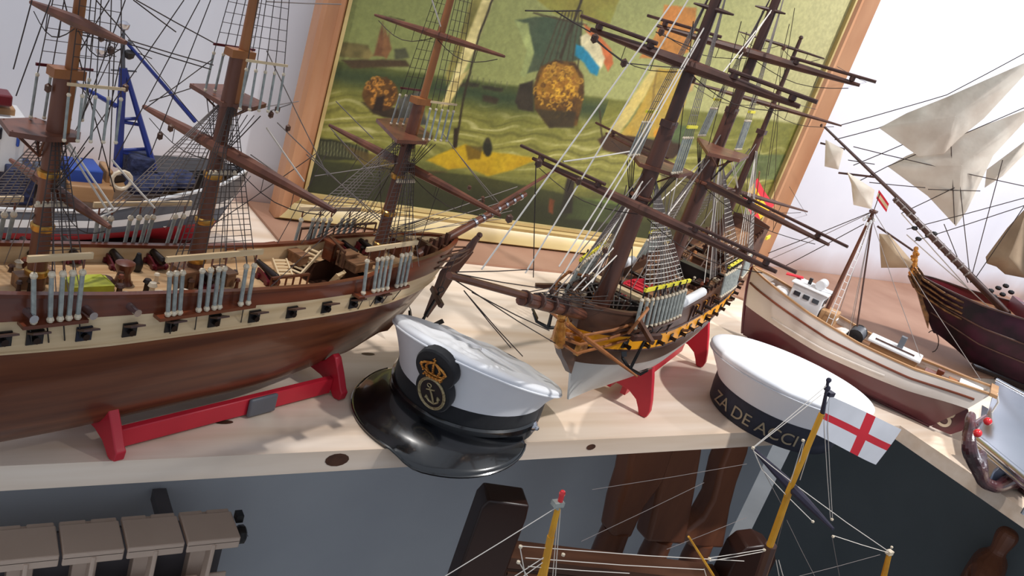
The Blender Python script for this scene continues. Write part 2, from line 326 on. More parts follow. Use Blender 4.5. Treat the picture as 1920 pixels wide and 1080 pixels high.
# right-hand sails and hull
paint([(1246,10),(1306,14),(1304,60),(1290,98),(1262,112),(1200,108),(1222,78),(1240,40)],(204,138,66),(176,112,54)); paint([(1300,80),(1318,90),(1298,170),(1280,180)],(206,170,110))
paint([(1228,120),(1240,126),(1200,196),(1160,252),(1138,248),(1180,190)],(206,188,118),(186,166,96)); paint([(1236,128),(1290,134),(1286,190),(1260,258),(1160,258),(1200,200)],(190,160,76),(160,130,52),ns=40); stroke([(1232,130),(1222,200),(1205,262)],4,(120,96,50),alpha=.6)
paint([(1120,262),(1140,250),(1226,262),(1274,262),(1280,282),(1262,298),(1180,292),(1132,282)],(74,52,36),(48,36,28)); paint(ell(1240,250,14,10),(190,132,40)); stroke([(1130,268),(1124,206)],3,(62,50,34)); 
paint([(1240,226),(1300,240),(1300,270),(1262,268)],(72,92,62),alpha=.7); paint([(1380,290),(1480,290),(1476,340),(1370,330)],(84,100,66),alpha=.7); paint([(1080,370),(1190,380),(1160,420),(1060,410)],(96,120,52),alpha=.7)
paint([(1064,330),(1078,330),(1072,400),(1050,400)],(40,34,28)); paint([(1030,372),(1040,376),(1036,402),(1028,398)],(190,80,40)); paint([(1240,320),(1360,330),(1350,470),(1230,450)],(66,58,44),alpha=.6); paint([(590,300),(900,330),(1180,390),(1180,450),(560,360)],(30,34,22),alpha=.55)
col=np.clip(col*(.9+.2*fbm(un*200,vn*170,77))[:,None],0,1)
lin=np.where(col<=.04045,col/12.92,((col+.055)/1.055)**2.4)
me=bpy.data.meshes.new('canvas'); idx=np.arange(gx.size).reshape(NZ,NX)
quads=np.stack([idx[:-1,:-1],idx[:-1,1:],idx[1:,1:],idx[1:,:-1]],-1).reshape(-1,4)
off=np.array([1.118,PYP+.012,ZS+.005])
me.from_pydata((P3-off).tolist(),[],quads.tolist()); ca=me.color_attributes.new('pigment','FLOAT_COLOR','POINT')
ca.data.foreach_set('color',np.concatenate([lin,np.ones((len(lin),1))],1).astype(np.float32).ravel())
cm=bpy.data.materials.new('painted_canvas'); cm.use_nodes=True; nt=cm.node_tree; bs=nt.nodes['Principled BSDF']; at=nt.nodes.new('ShaderNodeAttribute'); at.attribute_name='pigment'
nt.links.new(at.outputs['Color'],bs.inputs['Base Color']); bs.inputs['Roughness'].default_value=.38
nz=nt.nodes.new('ShaderNodeTexNoise'); nz.inputs['Scale'].default_value=260; bp=nt.nodes.new('ShaderNodeBump'); bp.inputs['Strength'].default_value=.12; bp.inputs['Distance'].default_value=.002; nt.links.new(nz.outputs['Fac'],bp.inputs['Height']); nt.links.new(bp.outputs[0],bs.inputs['Normal'])
me.materials.append(cm); o=bpy.data.objects.new('canvas',me); COL.objects.link(o); o.parent=pt
b=MB(); b.box((0,.006,(PZ0+PZ1)/2-off[2]),(PX1-PX0,.008,PZ1-PZ0)); b.build('backing_panel',M['mottledbrown'],pt)
def frame_rail(a,c,w,inx,inz,mt,name,prof):
    # a,c = outer corner points (x,z); mitred section swept towards the inside (inx,inz signs at each end)
    b=MB(); rings=[]
    for (x,z),(sx,sz) in((a,inx),(c,inz)):
        rings.append([(x-off[0]+sx*u*w,PYP-off[1]-d,z-off[2]+sz*u*w) for u,d in prof])
    b.loft(rings,closed=True,cap=True); return b.build(name,mt,pt,ang=25)
prof=[(0,-.016),(0,.018),(.12,.026),(.35,.022),(.7,.012),(.86,.014),(1,.006),(1,-.016)]
x0,x1,z0,z1=PX0-.044,PX1+.062,PZ0-.042,PZ1+.05
W=1.0
def fr(a,c,sa,sc,mt,name): return frame_rail(a,c,1,sa,sc,mt,name,prof)
wl,wr,wb=.044,.062,.042
fr((x0,z0),(x0,z1),(wl,wb),(wl,-wb),M['frame'],'frame_rail'); fr((x1,z0),(x1,z1),(-wr,wb),(-wr,-wb),M['frame'],'frame_rail')
fr((x0,z0),(x1,z0),(wl,wb),(-wr,wb),M['giltwarmlit'],'frame_rail'); fr((x0,z1),(x1,z1),(wl,-wb),(-wr,-wb),M['frame'],'frame_rail')  # bottom rail gets the yellow tone as painted-in warm lamp light
b=MB(); w=.006
for c,d in(((PX0+w/2,(PZ0+PZ1)/2),(w,PZ1-PZ0)),((PX1-w/2,(PZ0+PZ1)/2),(w,PZ1-PZ0)),(((PX0+PX1)/2,PZ0+w/2),(PX1-PX0,w)),(((PX0+PX1)/2,PZ1-w/2),(PX1-PX0,w))): b.box((c[0]-off[0],PYP-off[1]-.005,c[1]-off[2]),(d[0],.010,d[1]))
b.build('gilt_slip',M['giltwarmlit'],pt)

# ------------------------------------------------------------------ radiator on the lower wall
rad=thing('radiator',(.17,.965,.582),0,'beige ribbed wall radiator below the shelf','radiator')
pit=.0755; xr=.392
for i in range(7):
    xc=xr-.17-pit*(i+.5); b=MB()
    b.box((xc,-.006,-.004),(pit-.004,.058,.009)); b.box((xc,-.033,-.011),(pit-.004,.004,.014))
    for s in(-1,1): b.box((xc+s*pit*.25,.028,-.008),(pit*.5-.006,.014,.009))
    b.box((xc,-.026,-.20),(.006,.022,.385)); b.box((xc,.022,-.2),(.03,.03,.385))
    for s in(-1,1): b.box((xc+s*(.003+(pit-.007)/4),-.012,-.235),((pit-.010)/2-.0015,.004,.31))
    o=b.build('radiator_section',[M['radiator']],rad,ang=30); bv=o.modifiers.new('bevel','BEVEL'); bv.width=.0018; bv.segments=2
b=MB(); b.box((xr-.17-pit*3.5,.028,-.2),(pit*7-.002,.004,.37)); b.build('core',M['radslot'],rad)
b=MB(); b.M=Matrix.Translation((xr-.17,-.005,-.02))@Matrix.Rotation(PI/2,4,'Y'); b.lathe([(.011,-.004),(.012,.004),(.0135,.006),(.0135,.013),(.008,.016),(.004,.017)],n=8); b.M=None; b.box((xr-.17+.006,.01,.0),(.010,.014,.012)); b.build('end_plug',M['black'],rad); 
b=MB(); b.sphere((xr-.17+.0165,-.010,-.02),.0022); b.build('bleed_pin',M['silver'],rad)
for xx in(-.2,.15):
    b=MB(); b.box((xx,.095,-.06),(.02,.11,.02)); b.build('bracket',M['radslot'],rad)

b=MB(); b.tube([(-.05,.03,-.38),(-.05,.03,-.581)],.008,10); b.build('supply_pipe',M['radiator'],rad)
# ------------------------------------------------------------------ dark bench, carved posts and figure under the shelf
th=math.radians(-18.4); bx=thing('wooden_bench',(.67,.75,0),th,'dark brown wooden bench with upright end boards under the shelf','bench')
def loc(p,o=(.67,.75,0),a=th):
    d=V(p)-Vector(o); return Vector((d.x*math.cos(a)+d.y*math.sin(a),-d.x*math.sin(a)+d.y*math.cos(a),d.z))
def prof_board(prof,y0,y1,name,parent,mt,x=0):
    b=MB(); b.prism([(x+u,y0,w) for u,w in prof],(0,y1-y0,0)); o=b.build(name,mt,parent,ang=25); bv=o.modifiers.new('bevel','BEVEL'); bv.width=.003; bv.segments=2; return o
prof_board([(-.034,0),(.034,0),(.034,.742),(.031,.764),(-.028,.764),(-.034,.75)],-.012,.03,'end_board',bx,M['darkwood'])
prof_board([(-.034,0),(.034,0),(.034,.725),(.024,.742),(0,.749),(-.024,.742),(-.034,.725)],-.012,.03,'end_board',bx,M['darkwood'],x=.415)
b=MB(); b.box((.207,.010,.664),(.346,.040,.018)); b.build('seat',M['midwood'],bx)
b=MB(); b.box((.207,.0,.58),(.346,.016,.145)); b.build('front_rail',M['midwood'],bx)
for z in(.645,.625,.60):
    b=MB(); b.box((.207,-.009,z),(.34,.004,.005)); b.build('moulding',M['midwood'],bx)
def carved(pxs,y,ext,label,name='carved_post',th_=.04):
    pts=[ony(px,py,y) for px,py in pxs]; c=sum(pts)/len(pts)
    t=thing(name,(c[0],y+th_/2,0),0,label,'post'); b=MB(); n=len(pts)
    L=[(p[0]-c[0],-th_/2,p[2]) for p in pts]; b.prism(L,(0,th_,0)); o=b.build('shaft',M['carved'],t,ang=30); bv=o.modifiers.new('bevel','BEVEL'); bv.width=.008; bv.segments=3
    lo=min(L,key=lambda q:q[2]); xs=[q[0] for q in L if q[2]<lo[2]+.04]; b=MB(); xm=(min(xs)+max(xs))/2
    b.lathe([(.03,0),(.034,.02),(.022,.05),(.018,.2),(.026,lo[2]-.03),(.024,lo[2]+.012)],(xm,0,0),14); b.build('foot',M['carved'],t); return t
zt=.873
def topx(px,y): # pixel of the shelf underside straight above along the post
    return px
carved([(1190,822),(1262,822),(1266,845),(1246,905),(1212,950),(1184,1012),(1148,1008),(1160,950),(1176,900)],.80,0,'brown carved wooden post under the shelf, nearest the dark end board')
carved([(1268,815),(1322,812),(1318,850),(1304,930),(1286,1024),(1214,1018),(1228,960),(1240,900),(1256,850)],.82,0,'broad brown carved wooden post in the middle under the shelf')
carved([(1378,812),(1412,812),(1404,850),(1384,905),(1372,950),(1358,1030),(1296,1028),(1285,1000),(1318,975),(1338,940),(1352,880)],.84,0,'dark carved wooden post with a flaring knee under the shelf corner')
# carved standing figure low on the right
fy=.55; pc=ony(1884,1012,fy); st=thing('carved_figure',(pc[0],fy,0),math.radians(200),'brown carved wooden figure standing low beside the right shelf','figurine')
def skinned(name,verts,edges,parent,mt,sub=2):
    me=bpy.data.meshes.new(name); me.from_pydata([v[:3] for v in verts],edges,[]); o=bpy.data.objects.new(name,me); COL.objects.link(o); o.parent=parent
    sk=o.modifiers.new('skin','SKIN'); 
    for i,v in enumerate(verts):
        r=v[3]; me.skin_vertices[0].data[i].radius=(r,r) if not hasattr(r,'__len__') else r
    me.skin_vertices[0].data[0].use_root=True
    ss=o.modifiers.new('sub','SUBSURF'); ss.levels=sub; ss.render_levels=sub; me.materials.append(mt); me.polygons.foreach_set('use_smooth',[True]*len(me.polygons)); return o
hz_=float(pc[2]); k=.9
sv=[(0,0,hz_-.30,(.05,.035)),(0,0,hz_-.20,(.045,.03)),(0,0,hz_-.10,(.055,.035)),(0,0,hz_-.055,(.05,.03)),(0,0,hz_-.03,.014),(0,0,hz_-.012,.018),(0,0,hz_+.012,(.021,.024)),(0,0,hz_+.026,.014),
    (.06,0,hz_-.07,.018),(.085,.0,hz_-.16,.015),(.07,.03,hz_-.24,.012),(-.06,0,hz_-.07,.018),(-.085,0,hz_-.16,.015),(-.07,.03,hz_-.24,.012),
    (.028,0,hz_-.42,.03),(.03,0,.06,.024),(-.028,0,hz_-.42,.03),(-.03,0,.06,.024)]
se=[(0,1),(1,2),(2,3),(3,4),(4,5),(5,6),(6,7),(3,8),(8,9),(9,10),(3,11),(11,12),(12,13),(0,14),(14,15),(0,16),(16,17)]
skinned('body',sv,se,st,M['carved'])
b=MB(); b.box((0,0,.02),(.2,.14,.04)); b.build('plinth',M['darkwood'],st)
# ------------------------------------------------------------------ camera and light
cam=bpy.data.cameras.new('camera'); co=bpy.data.objects.new('camera',cam); COL.objects.link(co)
cam.sensor_width=36; cam.sensor_fit='HORIZONTAL'; cam.lens=F/1920*36; cam.clip_start=.02
R=Matrix([[CM[i,0],-CM[i,1],-CM[i,2]] for i in range(3)]).to_4x4(); co.matrix_world=Matrix.Translation(V(CAM))@R
sc=bpy.context.scene; sc.camera=co
sc.view_settings.view_transform='Standard'; sc.view_settings.look='None'; sc.view_settings.gamma=1; sc.view_settings.use_curve_mapping=False; sc.view_settings.exposure=0
w=bpy.data.worlds.new('room_air'); sc.world=w; w.use_nodes=True; w.node_tree.nodes['Background'].inputs[0].default_value=(.80,.88,1,1); w.node_tree.nodes['Background'].inputs[1].default_value=.56
def spot(name,loc,to,e,size,ang=120,c=(1,1,1),blend=.6):
    l=bpy.data.lights.new(name,'SPOT'); l.energy=e; l.shadow_soft_size=size; l.spot_size=math.radians(ang); l.spot_blend=blend; l.color=c
    o=bpy.data.objects.new(name,l); COL.objects.link(o); o.location=loc; o.rotation_euler=(Vector(to)-Vector(loc)).to_track_quat('-Z','Y').to_euler(); return o
spot('ceiling_spot_lamp',(1.35,-.05,2.35),(1.12,.75,.9),95,.03,66,(1,.98,.95),blend=1.0)
spot('corner_spot_lamp',(2.5,.25,2.5),(2.45,1.35,1.25),165,.08,104,(1,.99,1))
spot('left_spot_lamp',(.05,.98,2.45),(.35,.85,.9),46,.03,100,(1,.95,.9),blend=.8)
# ------------------------------------------------------------------ ship kit
def sm(a,b,x): t=max(0,min(1,(x-a)/(b-a))); return t*t*(3-2*t)
class Ship:
    def __init__(s,name,O,deg,label,cat='model ship',z0=ZS,group=None):
        s.O=np.array(O,float); s.a=math.radians(deg); s.c=np.array([math.cos(s.a),math.sin(s.a)]); s.n=np.array([-s.c[1],s.c[0]]); s.z0=z0
        s.root=thing(name,(O[0],O[1],z0),s.a,label,cat,group)
    def W(s,p): d=p[:2]-s.O; return Vector((d@s.c,d@s.n,p[2]-s.z0))
    def L(s,px,py,v=0.0):           # point of the upright fore-and-aft plane at offset v
        d=ray(px,py); t=s.n.dot(s.O+v*s.n-CAM[:2])/s.n.dot(d[:2]); return s.W(CAM+d*t)
    def T(s,px,py,u):               # point of the athwartship plane at station u
        d=ray(px,py); t=s.c.dot(s.O+u*s.c-CAM[:2])/s.c.dot(d[:2]); return s.W(CAM+d*t)
    def Hh(s,px,py,w): return s.W(onz(px,py,s.z0+w))
    def add(s,b,name,mt,parent=None,**k): return b.build(name,mt,parent or s.root,**k)
    # --- hull
    def hull(s,us,ub,B,lines,bands,rb=.08,rs=.02,stern=.7,bowp=2.3,bowstart=.62,emid=.34,ebow=.95,est=.8,N=54,tum=.07,thick=.0035,deckdrop=.018,deckmat=None,railmat=None,inmat=None,opening=None,names=None,bowmin=.0):
        s.lines=lines; keys=list(lines); s.us,s.ub,s.B=us,ub,B
        ln=lambda k,u: float(np.interp(u,[p[0] for p in lines[k]],[p[1] for p in lines[k]]))
        s.ln=ln
        def plan(t):
            p=1.0
            if t>bowstart: p=max(bowmin,(1-((t-bowstart)/(1-bowstart))**bowp))**.72 if t<1 else bowmin
            if t<.45: p*=stern+(1-stern)*sm(0,.45,t)
            return p
        def hb(t,f):
            e=emid+(ebow-emid)*sm(.6,1,t)+(est-emid)*(1-sm(0,.42,t)); f=max(0,min(1,f))
            S=min(1,f/.62)**e
            if f>.62: S*=1-tum*((f-.62)/.38)**2*(1-sm(.75,.98,t))+.10*sm(.8,1,t)*(f-.62)/.38
            return B*plan(t)*S
        def U(t,f):
            f=max(0,min(1,f)); t=max(0,min(1.02,t)); return us+(ub-us)*t-rb*(1-f)**1.4*sm(.6,1,t)+rs*(1-f)*(1-sm(0,.25,t))
        s.hbf=hb; s.Uf=U
        def P(t,w,side,ins=0.0,minv=.0012):
            u0=us+(ub-us)*t; k=ln(keys[0],u0); r=ln(keys[-1],u0); f=(w-k)/(r-k)
            return Vector((U(t,f),side*max(minv,hb(t,f)-ins),w))
        s.P=P
        ts=[1-(1-i/(N-1))**1.0 for i in range(N)]; ts=[i/(N-1) for i in range(N)]; ts+= [.99]; ts=sorted(set(ts))
        for bi,(k0,k1,mt,nm,sub,lift) in enumerate(bands):
            b=MB()
            for side in(-1,1):
                rings=[]
                for t in ts:
                    u0=us+(ub-us)*t; w0,w1=ln(k0,u0),ln(k1,u0)
                    row=[P(t,w0+(w1-w0)*((j/sub)**1.6 if bi==0 else j/sub),side,-lift) for j in range(sub+1)]
                    rings.append(row)
                b.loft(rings,closed=False)
            # transom and stem closing faces
            for t in(0.0,1.0):
                u0=us+(ub-us)*t; w0,w1=ln(k0,u0),ln(k1,u0); ws=[w0+(w1-w0)*((j/sub)**1.6 if bi==0 else j/sub) for j in range(sub+1)]
                b.loft([[P(t,w,-1,-lift) for w in ws],[P(t,w,1,-lift) for w in ws]],closed=False)
            s.add(b,nm,mt,ang=35)
        # inner bulwark, rail and deck
        kr=keys[-1]; dk=lambda u: ln(kr,u)-deckdrop
        s.dk=dk; b=MB()
        for side in(-1,1):
            b.loft([[P(t,dk(us+(ub-us)*t)-.002,side,thick,.0006),P(t,ln(kr,us+(ub-us)*t),side,thick,.0006)] for t in ts],closed=False)
        s.add(b,'inner_bulwark',inmat,ang=35)
        for side in(-1,1):
            b=MB(); rr=[]
            for t in ts:
                p=P(t,ln(kr,us+(ub-us)*t),side); q=P(t,ln(kr,us+(ub-us)*t),side,thick+.001,.0004); p.y+=side*.0018
                rr.append([p+Vector((0,0,-.001)),p+Vector((0,0,.0022)),q+Vector((0,0,.0022)),q+Vector((0,0,-.001))])
            b.loft(rr,cap=True); s.add(b,'rail',railmat,ang=35)
        b=MB(); rows=[]
        for t in ts:
            u0=us+(ub-us)*t; w=dk(u0); v=P(t,w,1,thick*.6,.0008)
            rows.append((v.x,v.y,w))
        for (x0,y0,w0),(x1,y1,w1) in zip(rows,rows[1:]):
            seg=[(-1,1)]
            if opening and x0>=opening[0] and x1<=opening[1]:
                o=opening[2]; b.poly([(x0,-y0,w0),(x1,-y1,w1),(x1,-o,w1),(x0,-o,w0)]); b.poly([(x0,o,w0),(x1,o,w1),(x1,y1,w1),(x0,y0,w0)])
            else: b.poly([(x0,-y0,w0),(x1,-y1,w1),(x1,y1,w1),(x0,y0,w0)])
        s.add(b,'deck',deckmat,smooth=False)
        if opening:
            xs=[r[0] for r in rows if opening[0]<=r[0]<=opening[1]]; x0,x1=min(xs),max(xs); o=opening[2]; w0=dk((x0+x1)/2); d=opening[3]; b=MB()
            b.poly([(x0,-o,w0-d),(x1,-o,w0-d),(x1,o,w0-d),(x0,o,w0-d)])
            for q in(((x0,-o),(x1,-o)),((x1,o),(x0,o)),((x0,o),(x0,-o)),((x1,-o),(x1,o))): b.poly([(*q[0],w0-d),(*q[1],w0-d),(*q[1],w0+.0005),(*q[0],w0+.0005)])
            s.add(b,'hatch_well',M['midwood'],smooth=False)
    def tof(s,u): return (u-s.us)/(s.ub-s.us)
    def side(s,u,w,side,out=0.0):
        return s.P(s.tof(u),w,side,-out)
    def frame(s,u,w,side,out=0.0):  # matrix on the hull skin: x aft-fore, y outwards, z up
        p=s.side(u,w,side,out); q=s.side(u+.004,w,side,out)-s.side(u-.004,w,side,out); q.z=0; q.normalize(); y=Vector((-q.y,q.x,0))*side
        m=Matrix((q,y,Vector((0,0,1)))).transposed().to_4x4(); m.translation=p; return m
    # --- spars
    def mast(s,u,w0,w1,r0,r1,mt,name='mast',v=0,bands=None):
        b=MB(); b.tube([(u,v,w0),(u,v,(w0+w1)/2),(u,v,w1)],[r0,(r0*1.1+r1)/2,r1],10); return s.add(b,name,mt)
    def yard(s,pa,pb,w,r,mt,name='yard',boom=False,horses=True,mast_u=None,up=False):
        pj=(lambda x,y: s.T(x,y,mast_u)) if up else (lambda x,y: s.Hh(x,y,w))
        a=pj(*pa) if pa else None; c=pj(*pb)
        if a is None: a=Vector((2*mast_u-c.x,-c.y,w))
        b=MB(); ts=(0,.04,.25,.42,.5,.58,.75,.96,1); rs=(.35,.45,.8,1,1.05,1,.8,.45,.35)
        b.tube([a.lerp(c,t) for t in ts],[r*k for k in rs],8); o=s.add(b,name,mt)
        if boom:
            d=(c-a); L=d.length
            for t0,t1 in((-.06,.33),(.67,1.06)):
                b=MB(); off=Vector((0,0,r*1.5))+Vector((d.y,-d.x,0))*(r*.7/L); b.tube([a+d*t0+off,a+d*t1+off],r*.34,6)
                for t in(.04,.3) if t0<0 else (.7,.96): b.sphere(a+d*t+off*.6,r*.75,6)
                s.add(b,'studding_boom',M['spardark'],o)
        if horses:
            b=MB(); d=c-a
            for t0,t1 in((.04,.48),(.52,.96)):
                pts=[a+d*(t0+(t1-t0)*k/6)+Vector((0,0,-r*1.2-.012*math.sin(PI*k/6))) for k in range(7)]; b.tube(pts,.00045,4,cap=False)
                for k in(2,4): b.tube([pts[k],a+d*(t0+(t1-t0)*k/6)],.0004,4,cap=False)
            s.add(b,'foot_rope',M['ropedark'],o)
        return o
    def platform(s,pxs,w,th=.004,mt=None,name='mast_top',rail=False):
        pts=[s.Hh(px,py,w) for px,py in pxs]; b=MB(); b.prism(pts,(0,0,-th)); o=s.add(b,name,mt or M['spar'],smooth=False)
        c=sum(pts,Vector())/len(pts); b=MB()
        for p in pts: b.tube([p*.93+c*.07,c+Vector((0,0,-.022))],.0009,5)
        s.add(b,'bracket',mt or M['spar'],o); return o
    def lines_px(s,L,r,mt,name,v0=0,v1=0):
        name=name[:-1] if name.endswith('s') else name
        for it in L:
            (x0,y0),(x1,y1)=it[:2]; a=it[2] if len(it)>2 else v0; c=it[3] if len(it)>3 else v1
            p=s.L(x0,y0,a);q=s.L(x1,y1,c); m=(p+q)/2+Vector((0,0,-.004*(p-q).length)); b=MB(); b.tube([p,m,q],r,4,cap=False); o=s.add(b,name,mt)
        return o
    def lines3(s,L,r,mt,name):
        name=name[:-1] if name.endswith('s') else name
        for p,q in L:
            p,q=V(p),V(q); m=(p+q)/2+Vector((0,0,-.01*(p-q).length)); b=MB(); b.tube([p,m,q],r,4,cap=False); o=s.add(b,name,mt)
        return o
    def shrouds(s,bot,top,nr,r=.0005,mt=None,name='shrouds',spread=.004,t0=.08,t1=.96,rmt=None):
        b=MB(); n=len(bot); tops=[V(top)+Vector((spread*(i/(max(1,n-1))-.5)*2,0,0)) for i in range(n)]
        for p,q in zip(bot,tops): b.tube([p,q],r,4,cap=False)
        o=s.add(b,name,mt or M['ropedark']); b=MB()
        for k in range(nr):
            t=t0+(t1-t0)*k/(nr-1); pts=[V(p).lerp(q,t) for p,q in zip(bot,tops)]
            for a,c in zip(pts,pts[1:]): b.tube([a,c],r*.75,3,cap=False)
        s.add(b,'ratlines',rmt or mt or M['ropedark'],o); return o
    def lanyard(s,p,q,r=.0022,de=.0032,parent=None):
        p,q=V(p),V(q); b=MB(); d=(q-p).normalized(); b.tube([p,q],r,7); o=s.add(b,'lanyard',M['lanyard'],parent)
        for c in(p,q):
            b=MB(); b.sphere(c,de,8); s.add(b,'deadeye',M['deadeye'],o)
        return o
    def channel(s,u0,u1,w,side,wid=.010,mt=None):
        b=MB(); n=8; ring=[]
        for k in range(n+1):
            u=u0+(u1-u0)*k/n; m=s.frame(u,w,side); ring.append([m@Vector((0,-.002,-.0015)),m@Vector((0,wid,-.0015)),m@Vector((0,wid,.0015)),m@Vector((0,-.002,.0015))])
        b.loft(ring,cap=True); o=s.add(b,'channel',mt or M['wale']); b=MB()
        for k in range(1,n,2):
            u=u0+(u1-u0)*k/n; m=s.frame(u,w,side); b.tube([m@Vector((0,wid*.8,-.001)),s.frame(u+.006,w-.02,side,.001).translation],.0006,4)
        s.add(b,'chain_plate',M['black'],o); return o
    def gunport(s,u,w,side,sz=.0125,lidmt=None,gun=True,lid=True,face=None,run=.012):
        m=s.frame(u,w,side); b=MB(); b.M=m; b.box((0,.0006,0),(sz,.0024,sz)); o=s.add(b,'gunport',face or M['black'],smooth=False)
        if lid:
            b=MB(); R=Matrix.Rotation(math.radians(24),3,'X'); b.M=m@Matrix.Translation((0,.002,sz*.55)); b.box((0,sz*.42,.0),(sz*1.05,sz*.9,.0016),R=R); s.add(b,'port_lid',lidmt or M['midwood'],o,smooth=False)
        if gun:
            b=MB(); b.M=m; b.tube([(0,-.001,-.001),(0,run*.7,-.001),(0,run,-.001)],[.0030,.0024,.0030],8); s.add(b,'gun_barrel',M['gunmetal'],o)
        return o
    def deckgun(s,p,ang,k=1.0,cmt=None):
        p=V(p); m=Matrix.Translation(p)@Matrix.Rotation(ang,4,'Z')@Matrix.Scale(k,4); b=MB(); b.M=m
        for y in(-.0035,.0035): b.prism([(-.011,y,.001),(.011,y,.001),(.010,y,.009),(.002,y,.008),(-.004,y,.006),(-.010,y,.004)],(0,.0016 if y>0 else -.0016,0))
        b.box((0,0,.003),(.020,.007,.002))
        for x in(-.007,.007): b.tube([(x,-.007,.0025),(x,.007,.0025)],.0025,8)
        o=s.add(b,'gun_carriage',cmt or M['maroon'],ang=30); b=MB(); b.M=m; b.tube([(-.013,0,.009),(-.011,0,.009),(.008,0,.010),(.017,0,.0105),(.018,0,.0105)],[.0018,.0036,.003,.0024,.0028],10); s.add(b,'gun_barrel',M['gunmetal'],o); return o
    def ladder(s,p,q,wid,n,mt):
        p,q=V(p),V(q); d=q-p; sd=Vector((-d.y,d.x,0))
        if sd.length<1e-5: sd=Vector((1,0,0))
        sd.normalize(); b=MB()
        for k in(-1,1): b.bar(p+sd*wid/2*k,q+sd*wid/2*k,.0018,.004)
        for i in range(n):
            c=p.lerp(q,(i+.6)/n); b.bar(c-sd*wid/2,c+sd*wid/2,.0045,.0012)
        return s.add(b,'ladder',mt,smooth=False)
    def block(s,p,r=.0025,mt=None,name='block'):
        b=MB(); b.sphere(p,r,6,sc=(1,1,1.3)); return s.add(b,name,mt or M['midwood'])
    def flag(s,corners,stripes,name='flag',wave=.003,bars=None,n=14):
        # corners: hoist top, fly top, fly bottom, hoist bottom; stripes: [(fraction, material)]
        A,Bc,C,D=[V(c) for c in corners]; nrm=(Bc-A).cross(D-A).normalized(); b=MB(); mats=[]; 
        def pt(x,y): return A.lerp(Bc,x).lerp(D.lerp(C,x),y)+nrm*(wave*math.sin(x*5+y*1.5)*x)
        cuts=[]
        for (y0,y1,x0,x1,mt) in stripes:
            if mt not in mats: mats.append(mt)
            cuts.append((y0,y1,x0,x1,mats.index(mt)))
        for sgn in(1,-1):
            for (y0,y1,x0,x1,mi) in cuts:
                nx=max(2,int(n*(x1-x0))); ny=max(2,int(8*(y1-y0)))
                g=[[pt(x0+(x1-x0)*i/nx,y0+(y1-y0)*j/ny)+nrm*.0003*sgn for j in range(ny+1)] for i in range(nx+1)]
                b.loft(g,closed=False,m=mi)
        return s.add(b,name,mats,ang=60)
    def sail(s,pts,mt,bulge=.02,name='sail',nrm=(0,1,0),rings=7,per=6):
        P=[]; n=len(pts)
        for i in range(n):
            for k in range(per): P.append(V(pts[i]).lerp(V(pts[(i+1)%n]),k/per))
        c=sum(P,Vector())/len(P); nv=Vector(nrm).normalized(); b=MB(); K=len(P)
        for sg in(0,1):
            R=[]
            for j in range(rings+1):
                q=1-j/rings*.995; R.append([c.lerp(p,q)+nv*(bulge*(1-q*q)+.0010*math.sin(i*.9+j*1.3)*q*q*(q<1)+sg*.0007) for i,p in enumerate(P)])
            b.loft(R)
        return s.add(b,name,mt,ang=70)
    def tophamper(s,u,w0,w1,side_pts,spread=.003,nr=16,mt=None): return s.shrouds(side_pts,(u,0,w1),nr,mt=mt,name='topmast_shrouds',spread=spread)
def display_stand(name,label,ship,stations,fw,foot,hk,beamw,mt,plaque=None,group=None):
    o=Vector((0,0,0)); t=thing(name,(ship.O[0],ship.O[1],ZS),ship.a,label,'stand',group)
    for u in stations:
        b=MB(); half=[(0,hk*.52),(fw*.35,hk*.50),(fw*.60,hk*.36),(fw*.72,hk*.18),(fw*.80,.001),(fw*.86,0.0),(fw*1.0,.002),(fw*1.03,.012),(fw*.97,hk*.5),(fw*.80,hk*1.05),(fw*.62,hk*1.55),(fw*.52,hk*1.62),(fw*.36,hk*1.2),(.010,hk*.93),(0,hk*.9)]
        poly=[(u-.005,-y,z) for y,z in half]+[(u-.005,y,z) for y,z in half[::-1][1:-1]]
        b.prism(poly,(.010,0,0)); q=b.build('cradle_frame',mt,t,ang=30); bv=q.modifiers.new('bevel','BEVEL'); bv.width=.0012; bv.segments=2
    b=MB(); u0,u1=stations[0],stations[-1]; b.box(((u0+u1)/2,-beamw,hk*.42),(u1-u0-.010,.008,.020)); q=b.build('long_beam',mt,t,ang=30); bv=q.modifiers.new('bevel','BEVEL'); bv.width=.001
    b=MB(); b.box(((u0+u1)/2,beamw,hk*.42),(u1-u0-.010,.008,.020)); b.build('long_beam',mt,t)
    if plaque:
        pu,pl=plaque; b=MB(); b.box((pu,-beamw-.0065,hk*.42),(pl,.005,.022)); q=b.build('plaque',M['plasticgrey'],t,label='grey plaque'); bv=q.modifiers.new('bevel','BEVEL'); bv.width=.003; bv.segments=3
    return t
